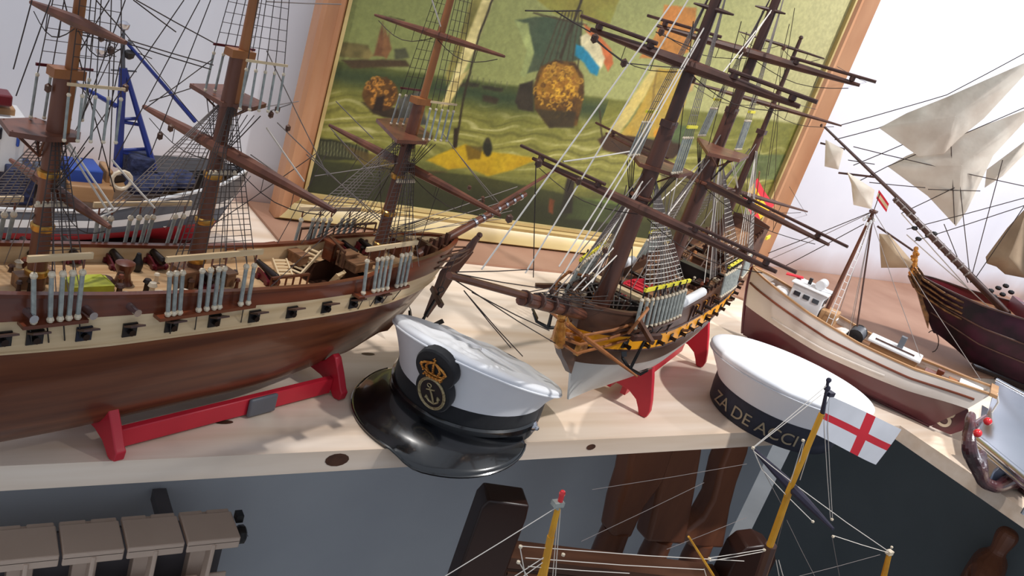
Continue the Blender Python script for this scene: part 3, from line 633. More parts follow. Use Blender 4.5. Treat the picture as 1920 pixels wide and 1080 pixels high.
# ------------------------------------------------------------------ left frigate (A)
A=Ship('model_frigate',(.135,.737),21.48,'polished brown model frigate with pale gun strake on red cradle, leftmost ship')
lnA=dict(keel=[(-.36,.016),(.3,.016),(.40,.026),(.455,.045)],
 wb=[(-.36,.145),(-.03,.126),(.16,.121),(.32,.117),(.48,.122)],
 wc=[(-.36,.172),(-.03,.152),(.16,.141),(.32,.138),(.48,.142)],
 rail=[(-.36,.205),(-.1,.176),(-.03,.169),(.1,.158),(.2,.153),(.27,.154),(.29,.160),(.48,.170)])
A.hull(-.36,.47,.057,lnA,[('keel','wb',M['hullwood'],'hull',9,0),('wb','wc',M['pale'],'gun_strake',2,.0004),('wc','rail',M['wale'],'upper_wale',2,.0006)],rb=.085,deckmat=M['deckw'],railmat=M['wale'],inmat=M['pale'],opening=(.205,.305,.030,.022),deckdrop=.017)
b=MB(); b.tube([A.side(A.us+(A.ub-A.us)*t,A.ln('wb',A.us+(A.ub-A.us)*t),-1,.0006) for t in np.linspace(0,.985,50)],.0013,6); b.tube([A.side(A.us+(A.ub-A.us)*t,A.ln('wb',A.us+(A.ub-A.us)*t),1,.0006) for t in np.linspace(0,.985,50)],.0013,6); A.add(b,'wale_strip',M['pale'])
for px,py in((12,655),(72,640),(162,633),(246,627),(325,614),(405,607),(480,598),(550,591),(617,581),(672,572),(728,562)):
    q=A.L(px,py,-.06); A.gunport(q.x,A.ln('wb',q.x)*.52+A.ln('wc',q.x)*.48,-1,.0125,run=.006,lidmt=M['spardark'],face=M['navy'] if px in(162,) else M['black'])
for px,py in((168,588),(250,578),(60,592)):
    q=A.L(px,py,-.06); m=A.frame(q.x,A.ln('wc',q.x)+.008,-1); b=MB(); b.M=m; b.tube([(0,0,0),(.0,.011,.0),(0,.014,0)],[.0034,.0028,.0034],10); A.add(b,'gun_muzzle',M['silver'])
MA=[(-.062,.389),(.086,.60),(.325,.62)]
# channels, lanyards and shrouds on both sides
cls=A.root
for mi,(u,wt,sets) in enumerate(((-.064,.287,[(65,611),(95,610),(113,609),(129,607),(145,605)]),(.084,.321,[(312,591),(323,590),(334,590),(369,588),(384,586),(398,585),(408,583),(448,578),(462,577)]),(.328,.303,[(683,552),(704,549),(713,548),(722,547),(732,546),(752,545),(761,544),(770,543)]))):
    us_=[A.L(px,py,-.062).x for px,py in sets]
    wch=A.ln('wc',sum(us_)/len(us_))+.001; u0,u1=min(us_)-.008,max(us_)+.008
    for side in(-1,1):
        A.channel(u0,u1,wch,side,.011)
        tops=[]
        for i,uu in enumerate(us_):
            m=A.frame(uu,wch,side); p=m@Vector((0,.0085,.004)); q=m@Vector((-.002+.004*i/len(us_),.004,.040)); A.lanyard(p,q,.0019,.003); tops.append(q+Vector((0,0,.003)))
        A.shrouds(tops,(u,side*.006,wt),26,mt=M['ropedark'] if side<0 else M['ropegrey'])
        b=MB(); a_,c_=tops[0]+Vector((-.006,0,.011)),tops[-1]+Vector((.006,0,.011)); b.bar(a_,c_,.0025,.005); A.add(b,'sheer_pole',M['pale'],smooth=False,label='pale wooden strip')
        for q in tops[::2]: b=MB(); b.tube([q+Vector((0,0,.001)),q+Vector((0,0,.010))],.0009,5); A.add(b,'belaying_pin',M['wale'])
# masts
for u,wt,w1 in((-.064,.335,.56),(.083,.368,.60),(.328,.345,.62)):
    A.mast(u,.10,wt,.0078,.0058,M['spar']); A.mast(u+.006,wt-.055,w1,.0048,.003,M['sparlight'],'topmast')
    b=MB(); b.box((u+.003,0,wt),(.024,.012,.007)); A.add(b,'mast_cap',M['sparlight'],smooth=False)
    for k in(.16,.2,.245):
        b=MB(); b.lathe([(.0082,-.003),(.009,-.001),(.009,.002),(.0078,.003)],(u,0,k+.01),12); A.add(b,'mast_band',M['brass'])
for pxs,w in((((0,222),(66,220),(152,248),(150,258),(86,257),(18,246)),.289),(((356,156),(425,158),(500,194),(474,201),(417,192)),.324),(((706,222),(770,221),(812,255),(800,265),(745,262)),.307)):
    A.platform(pxs,w)
# upper lanyards and topmast shrouds
for u,w,wt,n in((-.064,.289,.56,5),(.083,.324,.60,5),(.328,.307,.62,5)):
    for side in(-1,1):
        tp=[]
        for i in range(n):
            x=u-.006+.010*i; p=Vector((x,side*.026,w+.002)); q=Vector((x,side*.024,w+.036)); A.lanyard(p,q,.0011,.0017); tp.append(q)
        A.shrouds(tp,(u+.006,side*.002,wt),24,mt=M['ropedark'],name='topmast_shrouds',r=.00045)
        b=MB(); b.bar(tp[0]+Vector((-.002,0,.008)),tp[-1]+Vector((.002,0,.008)),.0015,.0022); A.add(b,'sheer_pole',M['pale'] if side<0 else M['maroon'],smooth=False)
        A.lines3([((u-.004+.007*i,side*.026,w-.003),(u,side*.005,w-.05)) for i in range(4)],.0005,M['ropedark'],'futtock_shrouds')
        # crow's band on lower mast
        A.lines3([((u-.003+.003*i,side*.012,w-.045),(u-.004+.012*i,side*.050,w-.145)) for i in range(3)],.00045,M['ropegrey'],'tackle')
for u,w in((.083,.262),(.328,.255),(-.064,.235)):
    b=MB()
    for i in range(6): b.sphere((u-.012+.005*i,-.012,w),.002,6)
    b.bar((u-.014,-.012,w-.002),(u+.016,-.012,w-.002),.002,.002); A.add(b,'fairlead_row',M['deadeye'])
# yards
A.yard((270,200),(628,396),.282,.0066,M['spar']); A.yard((618,235),(938,404),.267,.0058,M['spar']); A.yard((703,28),(946,106),.419,.004,M['spar'],up=True,mast_u=.33); A.yard((58,4),(236,80),.378,.0046,M['spar']); A.yard((20,300),(206,426),.238,.005,M['spar'])
# bowsprit and head
p0=Vector((.40,0,.150)); p1=A.L(985,364); p2=A.L(1045,322)
b=MB(); b.tube([p0,p0.lerp(p1,.6),p1],[.0062,.0052,.0038],10); A.add(b,'bowsprit',M['spar'])
b=MB(); d=(p1-p0).normalized(); b.tube([p0.lerp(p1,.62)+Vector((0,0,.007)),p2+Vector((0,0,.006))],[.0032,.002],8); bj=A.add(b,'jib_boom',M['spar'])
b=MB()
for k in range(7):
    c=p0.lerp(p1,.5+.075*k); b.tube([c-d*.002,c+d*.002],.0066-.0003*k,10)
A.add(b,'bowsprit_bands',M['silver'],bj)
f0=A.P(1,.135,1); f0.y=0
b=MB(); b.prism([(.455,-.004,.055),(.468,-.004,.075),(.488,-.004,.115),(.505,-.004,.138),(.512,-.004,.148),(.498,-.004,.152),(.478,-.004,.140),(.462,-.004,.12)],(0,.008,0)); A.add(b,'beakhead',M['spardark'],ang=25)
b=MB(); b.tube([(.496,0,.142),(.506,0,.152),(.512,0,.163),(.517,0,.168)],[.005,.006,.0045,.004],8); b.sphere((.519,0,.171),.0045,8); A.add(b,'figurehead',M['spardark'])
for sd in(-1,1):
    for k in range(3):
        b=MB(); b.tube([A.side(.41,.145+.008*k,sd,.001),Vector((.455,sd*.016,.137+.009*k)),Vector((.48,sd*.009,.138+.007*k)),Vector((.503,sd*.003,.147+.003*k))],.0013,6); A.add(b,'head_rail',M['midwood'])
for k in range(3):
    b=MB(); x=.415+.02*k; b.box((x,0,.158),(.005,.034-.008*k,.016)); A.add(b,'beak_bulkhead',M['midwood'],smooth=False)
for px,py in((826,455),(838,448),(845,462),(815,460),(800,470)):
    q=A.L(px,py,-.006); b=MB(); b.box(q,(.005,.005,.016)); A.add(b,'timber_head',M['spardark'],smooth=False)
# anchors
def anchor(ship,p,k,mt,rot=0,tilt=.2):
    m=Matrix.Translation(V(p))@Matrix.Rotation(rot,4,'Z')@Matrix.Rotation(tilt,4,'Y')@Matrix.Scale(k,4); b=MB(); b.M=m
    b.tube([(0,0,0),(0,0,-.045)],[.0014,.002],6); b.tube([(-.020,0,-.034),(-.014,0,-.043),(0,0,-.047),(.014,0,-.043),(.020,0,-.034)],[.001,.0018,.0024,.0018,.001],6)
    for s_ in(-1,1): b.prism([(s_*.021,-.005,-.030),(s_*.021,.005,-.030),(s_*.013,.004,-.040),(s_*.013,-.004,-.040)],(s_*.0015,0,.001))
    b.tube([(.0035*math.cos(t),0,.0035+.0035*math.sin(t)) for t in np.linspace(0,2*PI,10)],.0007,5); o=ship.add(b,'anchor',mt); b=MB(); b.M=m; b.box((0,0,-.006),(.0045,.046,.0055)); ship.add(b,'anchor_stock',M['spardark'],o,smooth=False)
    return o
q=A.L(824,548,-.030); anchor(A,q,1.15,M['black'],rot=-.6,tilt=.25)
A.lines3([(q+Vector((0,0,.004)),(.455,-.02,.155)),(q+Vector((0,0,.004)),(.43,-.03,.16))],.0006,M['ropedark'],'anchor_cable')
# deck fittings
for px,py,k,a in((50,492,1,1.4),(130,488,1.1,1.4),(215,494,1.1,1.45),(292,488,1.15,1.5),(383,522,1.2,1.4),(505,508,1.2,1.5),(683,466,1.05,1.5),(655,470,1,1.5)):
    p=A.Hh(px,py,.150); p.z=A.dk(p.x)+.0005; A.deckgun(p,a,k)
p=A.Hh(165,545,.155); p.z=A.dk(p.x); b=MB(); b.M=Matrix.Translation(p)@Matrix.Rotation(-.1,4,'Z'); b.prism([(-.017,-.010,0),(.017,-.010,0),(.017,-.006,.012),(.013,.009,.014),(-.013,.009,.014),(-.017,-.006,.012)],(0,0,-.0005)); b.box((0,0,.006),(.034,.020,.012)); A.add(b,'locker',M['limecrate'],smooth=False,label='yellow green locker')
p=A.Hh(230,527,.15); p.z=A.dk(p.x); b=MB(); b.lathe([(.009,0),(.007,.003),(.0055,.010),(.0085,.016),(.0085,.020),(.004,.022)],p,14); A.add(b,'capstan',M['wale'])
p=A.Hh(257,500,.15); p.z=A.dk(p.x); b=MB(); b.lathe([(.004,0),(.005,.005),(.005,.009),(.003,.013),(.002,.018)],p,12); A.add(b,'bell_post',M['black'])
p=A.Hh(195,540,.15); p.z=A.dk(p.x); b=MB(); b.lathe([(.008,0),(.0085,.006),(.006,.010),(.002,.011)],p,12); A.add(b,'bucket',M['spardark'])
for px,py in((45,540),(75,525)):
    p=A.Hh(px,py,.155); p.z=A.dk(p.x); b=MB(); b.box(p+Vector((0,0,.006)),(.016,.012,.012)); A.add(b,'hatch_cover',M['deckb'],smooth=False)
rf=np.random.RandomState(11)
for k in range(34):
    px,py=[(rf.uniform(215,345),rf.uniform(520,560)),(rf.uniform(330,470),rf.uniform(500,545)),(rf.uniform(590,700),rf.uniform(455,520)),(rf.uniform(0,60),rf.uniform(500,570))][k%4]
    p=A.Hh(px,py,.150); p.y=max(-.040,min(.040,p.y)); p.z=A.dk(p.x); b=MB(); hh=rf.uniform(.006,.017); rr=rf.uniform(.0016,.0034)
    if A.us<.9 and .20<p.x<.31 and abs(p.y)<.034: continue
    b.lathe([(rr,0),(rr*.8,hh*.3),(rr*.7,hh*.7),(rr*1.3,hh*.8),(rr*.9,hh)],p,9); A.add(b,'deck_fitting',M[('wale','spardark','deadeye','gunmetal','midwood')[k%5]])
A.ladder(A.Hh(537,523,.136),A.Hh(523,486,.148),.016,6,M['pale']); A.ladder(A.Hh(551,513,.130),A.Hh(592,468,.150),.014,7,M['pale']); A.ladder(A.Hh(612,542,.125),A.Hh(640,512,.150),.016,6,M['pale'])
def siderail(ship,p,q,n,mt,hgt=.012,parent=None):
    p,q=V(p),V(q); b=MB(); b.bar(p+Vector((0,0,hgt)),q+Vector((0,0,hgt)),.003,.0022)
    for i in range(n+1): c=p.lerp(q,i/n); b.tube([c,c+Vector((0,0,hgt))],.0011,5)
    return ship.add(b,'gangway_rail',mt)
for a_,c_ in(((420,486),(512,473)),((505,542),(575,533))): siderail(A,A.Hh(*a_,.142),A.Hh(*c_,.142),5,M['wale'])
siderail(A,A.Hh(560,452,.150),A.Hh(700,440,.156),7,M['midwood'],.016); siderail(A,A.Hh(640,500,.146),A.Hh(612,470,.146),4,M['midwood'],.018)
for px,py,sx,sy,sz in((668,498,.030,.024,.010),(620,478,.014,.014,.022),(648,492,.02,.012,.016),(745,478,.02,.02,.02),(340,530,.012,.022,.018),(420,520,.01,.02,.014),(560,478,.012,.02,.012)):
    p=A.Hh(px,py,.146); p.z=A.dk(p.x); b=MB(); b.box(p+Vector((0,0,sz/2)),(sx,sy,sz),rz=.1); b.box(p+Vector((0,0,sz)),(sx+.003,sy+.003,.002),rz=.1); A.add(b,'deck_house',M['deckb'] if sz<.02 else M['wale'],smooth=False)
for px,py in((672,525),(655,530),(612,555),(598,556),(300,552),(345,545),(235,560)):
    p=A.Hh(px,py,.150); p.y=max(-.036,min(.036,p.y)); p.z=A.dk(p.x); b=MB()
    for k in range(3): b.tube([p+Vector((.006*math.cos(t),.006*math.sin(t),.001+.0016*k)) for t in np.linspace(0,2*PI,12)],.0010,5)
    A.add(b,'rope_coil',M['deadeye'])
# standing and running rigging traced on the fore-and-aft plane
A.lines_px([((180,0),(232,60)),((235,0),(145,245)),((205,0),(130,130)),((345,0),(60,410)),((375,0),(215,300)),((395,0),(282,290)),((255,0),(400,80)),((120,0),(215,360)),((240,75),(400,122)),((240,82),(395,130)),((150,65),(235,82)),((330,60),(250,0)),((60,0),(25,130)),((95,0),(30,180)),((270,205),(400,110)),((280,190),(360,165)),((232,85),(185,300)),((215,80),(205,330))],.0005,M['ropedark'],'running_rigging')
A.lines_px([((500,95),(615,330)),((498,200),(560,190)),((500,210),(545,195)),((520,230),(740,440)),((620,240),(700,330)),((830,250),(925,375)),((860,290),(935,380)),((500,3),(640,8)),((575,290),(740,430)),((470,290),(615,390)),((340,500),(470,330)),((700,440),(970,350)),((770,430),(985,365)),((760,440),(960,395)),((720,440),(940,410)),((590,330),(780,300)),((630,190),(700,260))],.00055,M['ropegrey'],'stays')
A.lines_px([((100,225),(215,395)),((105,240),(205,400)),((215,395),(180,410)),((210,300),(290,390)),((500,240),(570,340)),((810,0),(830,60))],.0009,M['ropelight'],'light_stays')
for px,py in((190,70),(208,95),(235,165),(90,165),(320,240),(300,255),(520,205),(508,215),(540,240),(905,378),(880,352),(905,372)): A.block(A.L(px,py),.003,M['midwood'])
A.lines3([((.30,-.05,.16),(.33,-.01,.26)),((.34,.05,.165),(.33,.01,.27)),((.36,.04,.165),(.40,0,.2)),((.25,.045,.155),(.31,.05,.26)),((.22,.05,.155),(.27,.06,.26)),((.1,.05,.16),(.2,.0,.28)),((.13,-.05,.155),(.28,-.03,.27)),((.36,-.03,.165),(.33,-.06,.265)),((.33,0,.18),(.34,.05,.265))]+[((.375+.008*k,.035,.168),(.40+.012*k,.0,.2)) for k in range(5)]+[((.28+.009*k,.055,.158),(.315+.008*k,.03,.20)) for k in range(7)],.0005,M['ropedark'],'deck_tackle')
display_stand('display_stand','red cradle with grey plaque under the leftmost frigate',A,(.0,.27),.058,.0,.030,.038,M['red'],plaque=(.165,.036))
# ------------------------------------------------------------------ middle frigate (B), bow towards the viewer
B=Ship('model_frigate',(.82,.781),209.99,'brown model frigate with yellow gun band and white underside, bow pointing at peaked cap')
lnB=dict(keel=[(-.50,.052),(.15,.050),(.27,.064)],
 wl=[(-.50,.100),(-.34,.095),(-.07,.101),(.1,.110),(.21,.122),(.28,.130)],
 yb=[(-.50,.140),(-.34,.130),(-.07,.133),(.1,.141),(.21,.150),(.28,.156)],
 yt=[(-.50,.158),(-.34,.149),(-.07,.153),(.1,.161),(.21,.170),(.28,.176)],
 rail=[(-.50,.222),(-.42,.214),(-.30,.190),(-.07,.180),(.05,.184),(.12,.192),(.21,.200),(.28,.208)])
B.hull(-.50,.27,.062,lnB,[('keel','wl',M['hullwhite'],'hull',8,0),('wl','yb',M['midwood'],'lower_wale',3,.0004),('yb','yt',M['yellow'],'yellow_gun_band',2,.0008),('yt','rail',M['midwood'],'upper_side',4,.0004)],rb=.07,rs=.03,stern=.62,bowp=2.6,bowstart=.64,ebow=.85,deckmat=M['deckb'],railmat=M['midwood'],inmat=M['midwood'],deckdrop=.016)
for kk,r_,mt in(('yt',.0012,M['black']),('yb',.0014,M['black'])):
    b=MB()
    for sd in(-1,1): b.tube([B.side(B.us+(B.ub-B.us)*t,B.ln(kk,B.us+(B.ub-B.us)*t)+(.0008 if kk=='yt' else -.001),sd,.001) for t in np.linspace(.01,.985,50)],r_,6)
    B.add(b,'wale_strip',M['spardark'])
for i in range(15):
    u=.205-.043*i; B.gunport(u,(B.ln('yb',u)+B.ln('yt',u))/2-.001,1,.0098,lidmt=M['spardark'],run=.009,lid=(i%3==1))
    if i%2==0: 
        b=MB(); b.M=B.frame(u-.022,(B.ln('yt',u)+B.ln('rail',u))/2-.004,1); b.box((0,.001,0),(.0022,.003,.030)); B.add(b,'fender',M['spardark'],smooth=False)
for u in(-.015,-.06,-.105):
    w=(B.ln('yt',u)+B.ln('rail',u))/2+.001; o=B.gunport(u,w,1,.0125,face=M['yellow'],gun=False,lid=False); b=MB(); b.M=B.frame(u,w-.001,1); b.tube([(0,0,0),(0,.012,0)],[.0028,.0022],8); B.add(b,'gun_barrel',M['gunmetal'],o); b=MB(); b.M=B.frame(u,w,1,.001); b.box((-.0068,.0008,0),(.0022,.003,.017)); b.box((.0068,.0008,0),(.0022,.003,.017)); B.add(b,'port_frame',M['spardark'],o,smooth=False)
# lanyards, shrouds
for (px0,py0,px1,py1,n,um,wt) in((1222,623,1270,607,12,.210,.355),(1346,560,1380,528,10,-.035,.378),(1398,505,1410,492,6,-.27,.37)):
    if um>-.2:
        a_=B.L(px0,py0,.066).x; c_=B.L(px1,py1,.066).x
    else: a_,c_=-.25,-.31
    us_=[a_+(c_-a_)*i/(n-1) for i in range(n)]; wch=B.ln('rail',sum(us_)/n)-.012
    for side in(1,-1):
        B.channel(min(us_)-.006,max(us_)+.006,wch,side,.011,mt=M['midwood']); tops=[]
        for uu in us_:
            m=B.frame(uu,wch,side); p=m@Vector((0,.009,.004)); q=m@Vector((0,.004,.036)); B.lanyard(p,q,.0021,.0027); tops.append(q+Vector((0,0,.003)))
        if um>-.2:
            b=MB(); b.bar(tops[0]+Vector((.003,0,.010)),tops[-1]+Vector((-.003,0,.010)),.003,.004); B.add(b,'sheer_pole',M['brightyellow'],smooth=False,label='bright yellow strip')
            for q in tops[::2]: b=MB(); b.tube([q,q+Vector((0,0,.013))],.0011,5); B.add(b,'belaying_pin',M['black'])
        B.shrouds(tops,(um,side*.006,wt),24,mt=M['ropegrey'],rmt=M['ropelight'] if side>0 else M['ropegrey'],r=.00055)
for u,wt,w1,r in((.210,.41,.62,.0108),(-.035,.43,.66,.0105),(-.275,.40,.545,.0065)):
    B.mast(u,.12,wt,r,r*.78,M['sparmid']); B.mast(u-.002,wt-.05,w1,r*.68,r*.42,M['spardark'],'topmast')
    b=MB(); b.box((u,0,wt),(.022,.013,.007)); B.add(b,'mast_cap',M['spardark'],smooth=False)
b=MB(); b.sphere((-.277,0,.548),.0035,8); B.add(b,'mast_truck',M['spardark'])
B.platform(((1182,284),(1241,302),(1299,322),(1274,328),(1200,306)),.363); B.platform(((1308,257),(1355,276),(1405,291),(1388,299),(1328,286)),.384)
for u,w,wt,n,r in((.21,.363,.60,5,.026),(-.035,.384,.63,5,.026)):
    for side in(1,-1):
        tp=[]
        for i in range(n):
            x=u+.012-.008*i; p=Vector((x,side*r,w+.002)); q=Vector((x,side*(r-.002),w+.040)); B.lanyard(p,q,.0010,.0017); tp.append(q)
        B.shrouds(tp,(u-.002,side*.002,wt),22,mt=M['ropegrey'],name='topmast_shrouds',r=.00045)
        b=MB(); b.bar(tp[0]+Vector((.002,0,.012)),tp[-1]+Vector((-.002,0,.012)),.002,.003); B.add(b,'sheer_pole',M['brightyellow'],smooth=False)
        B.lines3([((u+.012-.008*i,side*r,w-.003),(u,side*.006,w-.055)) for i in range(4)],.0006,M['ropedark'],'futtock_shrouds')
Y=M['sparmid']
B.yard((999,297),(1456,510),.327,.0055,Y,boom=True); B.yard(None,(1554,459),.330,.0055,Y,boom=True,mast_u=-.035); B.yard(None,(1514,397),.300,.0036,Y,mast_u=-.275)
B.yard((1108,55),(1500,200),.470,.0064,Y,boom=True,up=True,mast_u=.218); B.yard((1232,48),(1612,160),.505,.0058,Y,boom=True,up=True,mast_u=-.027); B.yard((1293,153),(1578,236),.445,.0036,Y,up=True,mast_u=-.27); B.yard((1385,59),(1546,110),.515,.0024,M['spardark'],up=True,mast_u=-.27)
B.yard((1301,6),(1376,28),.538,.0026,M['spardark'],name='cross_tree',horses=False,up=True,mast_u=.21); B.yard((1416,11),(1473,26),.562,.0026,M['spardark'],name='cross_tree',horses=False,up=True,mast_u=-.035)
for u,w,r in((.21,.470,.010),(-.035,.505,.010),(.21,.327,.011),(-.035,.33,.011)): b=MB(); b.tube([(u+r*math.cos(t),r*math.sin(t),w) for t in np.linspace(0,2*PI,12)],.0022,6); B.add(b,'parrel',M['spar'])
# bowsprit, head rails, spritsail yard, anchors
q0=Vector((.20,0,.175)); q1=Vector((.445,0,.246)); q2=B.L(842,516)
b=MB(); b.tube([q0,q0.lerp(q1,.6),q1],[.0068,.006,.0048],10); B.add(b,'bowsprit',M['spar'])
b=MB(); dd=(q2-q1).normalized(); b.tube([q1-dd*.09+Vector((0,0,.008)),q2],[.0042,.0028],8); jb=B.add(b,'jib_boom',M['spar']); b=MB()
for k in range(4): c=q0.lerp(q1,.55+.14*k)+Vector((0,0,.003)); b.tube([c-dd*.003,c+dd*.003],.009-.0006*k,10)
B.add(b,'bowsprit_bands',M['spardark'],jb)
B.yard((1014,572),(1195,706),.185,.0028,M['sparlight'],name='spritsail_yard',horses=False)
b=MB(); b.prism([(.236,-.004,.112),(.250,-.004,.122),(.266,-.004,.134),(.290,-.004,.150),(.310,-.004,.168),(.300,-.004,.176),(.275,-.004,.168),(.245,-.004,.15)],(0,.008,0)); B.add(b,'beakhead',M['midwood'],ang=25)
b=MB(); b.tube([(.30,0,.165),(.312,0,.176),(.318,0,.190),(.322,0,.199)],[.006,.0075,.006,.004],9); b.sphere((.325,0,.203),.005,8); B.add(b,'figurehead',M['gold'])
for sd in(-1,1):
    for k in range(3):
        b=MB(); b.tube([B.side(.205,.165+.011*k,sd,.001),B.side(.24,.160+.011*k,sd,.006),Vector((.285,sd*.016,.158+.011*k)),Vector((.308,sd*.004,.170+.006*k))],.0018,6); B.add(b,'head_rail',M['sparlight'])
    b=MB(); b.box((.262,sd*.012,.158),(.024,.006,.014)); B.add(b,'gilded_panel',M['gold'],smooth=False)
    b=MB(); c0=B.side(.20,.197,sd); b.bar(c0,c0+Vector((.030,sd*.035,-.010)),.005,.005); B.add(b,'cathead',M['midwood'],smooth=False)
    b=MB(); b.tube([B.side(.17,.205,sd,-.01),B.side(.205,.212,sd,.012),B.side(.23,.203,sd,.022),B.side(.235,.185,sd,.020)],.0018,6); B.add(b,'davit',M['sparlight'])
pa=B.T(1185,712,.20); an=anchor(B,B.side(.20,.185,1,.020),1.1,M['black'],rot=1.2,tilt=.1); anchor(B,B.side(.20,.185,-1,.02),1.1,M['black'],rot=-1.2,tilt=.1)
b=MB(); b.prism([(.145,y_,.205) for y_ in (-.046,.046)]+[(.158,.040,.205),(.158,-.040,.205)],(0,0,-.004)); B.add(b,'beak_bulkhead_cap',M['pale'],smooth=False)
b=MB(); b.box((.166,0,.188),(.006,.070,.026)); B.add(b,'beak_bulkhead',M['black'],smooth=False)
b=MB()
for k in range(9): b.tube([(.176,-.020+.005*k,.186),(.200,-.030+.0075*k,.208)],.0009,5)
B.add(b,'gammoning',M['lanyard'])
# bulwark openings, white hammock rolls, deck furniture
for sd,(u0,u1) in((1,(.085,.015)),(-1,(.085,.015))):
    p,q=B.side(u0-.02,B.ln('rail',.05)+.006,sd,-.003),B.side(u1-.065,B.ln('rail',.0)+.007,sd,-.003); b=MB(); b.tube([p,p.lerp(q,.08),p.lerp(q,.92),q],[.003,.0065,.0065,.003],10); B.add(b,'hammock_roll',M['white'])
p=Vector((.075,-.004,B.dk(.07)+.010)); b=MB(); rings=[]
for t in np.linspace(0,1,12):
    hw=.016*math.sin(PI*min(1,max(0,.08+.86*t)))**.6; u=p.x+.045-.09*t; rings.append([(u,p.y-hw,p.z+.012),(u,p.y-hw*.8,p.z+.003),(u,p.y,p.z-.001),(u,p.y+hw*.8,p.z+.003),(u,p.y+hw,p.z+.012)])
b.loft(rings,closed=False); bo=B.add(b,'ships_boat',M['red'],label='red ship\'s boat'); b=MB()
for t in(.25,.42,.58,.75): b.box((p.x+.045-.09*t,p.y,p.z+.010),(.004,.026,.0015))
B.add(b,'thwart',M['red'],bo,smooth=False); b=MB()
for sx in(-.03,.03): b.box((p.x+sx,p.y,p.z-.006),(.006,.03,.010))
B.add(b,'boat_chock',M['spardark'],bo,smooth=False)
for u,v,sx,sy,sz,mt in((-.10,.0,.05,.036,.006,'deckb'),(-.155,.012,.016,.05,.022,'black'),(-.19,-.012,.04,.04,.010,'midwood'),(.12,.012,.024,.02,.012,'midwood'),(.155,-.01,.018,.02,.02,'spardark'),(.02,.03,.03,.012,.014,'spardark'),(-.24,0,.03,.03,.016,'midwood'),(-.06,-.03,.03,.012,.012,'midwood'),(.12,-.025,.02,.015,.018,'spardark'),(-.33,.0,.05,.03,.010,'midwood'),(-.13,.030,.02,.01,.012,'spardark')):
    b=MB(); w=B.dk(u); b.box((u,v,w+sz/2),(sx,sy,sz)); b.box((u,v,w+sz),(sx+.003,sy+.003,.0018)); B.add(b,'deck_house' if sz>.012 else 'hatch_cover',M[mt],smooth=False)
for u in(.135,.06,-.03,-.12,-.21,-.3,-.38):
    for sd in(1,-1): B.deckgun((u,sd*.030,B.dk(u)),PI/2*sd,1.0,M['spardark'])
for u,sd in((-.02,-1),(-.16,1),(-.16,-1)):
    B.ladder((u,sd*.02,B.dk(u)),(u-.03,sd*.02,B.dk(u)+.03),.016,6,M['midwood'])
for u0,u1,v in((.13,.09,.02),(.02,-.02,.02),(-.2,-.28,.03),(-.2,-.28,-.03),(-.30,-.30,0)):
    siderail(B,(u0,v,B.dk(u0)),(u1,v if u0!=u1 else v+.03,B.dk(u1)),5,M['midwood'],.018)
for u in(.18,.10,-.07,-.3):
    b=MB(); w=B.dk(u)
    for y in(-.018,.018): b.box((u,y,w+.012),(.004,.004,.024))
    b.box((u,0,w+.018),(.004,.046,.004)); B.add(b,'bitts',M['spardark'],smooth=False)
for sd in(1,-1):
    for u in np.linspace(.18,-.46,34): p=B.side(u,B.ln('rail',u),sd,-.002); b=MB(); b.box(p+Vector((0,0,.004)),(.003,.003,.010)); B.add(b,'timber_head',M['spardark'],smooth=False)
for u in(.17,.13,.05,-.05,-.2):
    for sd in(1,-1):
        p=Vector((u,sd*.038,B.dk(u))); b=MB()
        for k in range(3): b.tube([p+Vector((.005*math.cos(t),.005*math.sin(t),.001+.0016*k)) for t in np.linspace(0,2*PI,10)],.0011,5)
        B.add(b,'rope_coil',M['deadeye'])
rf=np.random.RandomState(23)
for k in range(46):
    u=rf.uniform(-.42,.19); v=rf.uniform(-.042,.042)
    if -.02<u<.13 and abs(v)<.02: continue
    w=B.dk(u); hh=rf.uniform(.008,.024); rr=rf.uniform(.0016,.0032); b=MB(); b.lathe([(rr,0),(rr*.8,hh*.3),(rr*.7,hh*.7),(rr*1.4,hh*.8),(rr*.9,hh)],(u,v,w),9); B.add(b,'deck_fitting',M[('wale','spardark','deadeye','gunmetal','midwood','sparlight','brass')[k%7]])
B.lines3([((.20+.01*k,.03-.012*k,.205),(.208,.004*k-.01,.33-.012*k)) for k in range(6)]+[((.15,.045-.018*k,.20),(.36+.015*k,0,.232+.004*k)) for k in range(6)]+[((.235,.02-.008*k,.20),(.42-.02*k,0,.245)) for k in range(5)],.0006,M['ropedark'],'bow_rigging')
B.lines3([((.13-.02*k,.05,.205),(.195,.012-.004*k,.34)) for k in range(5)]+[((-.05-.03*k,.05,.20),(-.03,.01,.37)) for k in range(5)]+[((-.26-.02*k,.04,.22),(-.27,.004,.37)) for k in range(5)],.0006,M['ropelight'],'tackle')
# stern gallery, lantern, flag
b=MB(); w=B.ln('rail',-.5); b.prism([(-.502,-.034,.16),(-.502,.034,.16),(-.510,.036,w+.006),(-.510,0,w+.014),(-.510,-.036,w+.006)],(-.003,0,0)); B.add(b,'stern_board',M['midwood'],smooth=False)
b=MB(); b.lathe([(.002,0),(.005,.004),(.005,.012),(.002,.016)],(-.505,.0,w+.016),8); B.add(b,'stern_lantern',M['brass'])
b=MB(); b.box((-.47,.046,.216),(.03,.003,.006)); B.add(b,'quarter_strip',M['brightyellow'],smooth=False)
fb=B.L(1416,420); ft=B.L(1424,322); b=MB(); b.tube([(fb.x-.0,0,.20),ft],.0012,6); B.add(b,'ensign_staff',M['sparlight'])
B.flag([B.L(1420,334),B.L(1449,384),B.L(1415,421),B.L(1393,372)],[(0,.27,0,1,M['flagred']),(.27,.73,0,1,M['flagyellow']),(.73,1,0,1,M['flagred'])],'ensign')
b=MB()
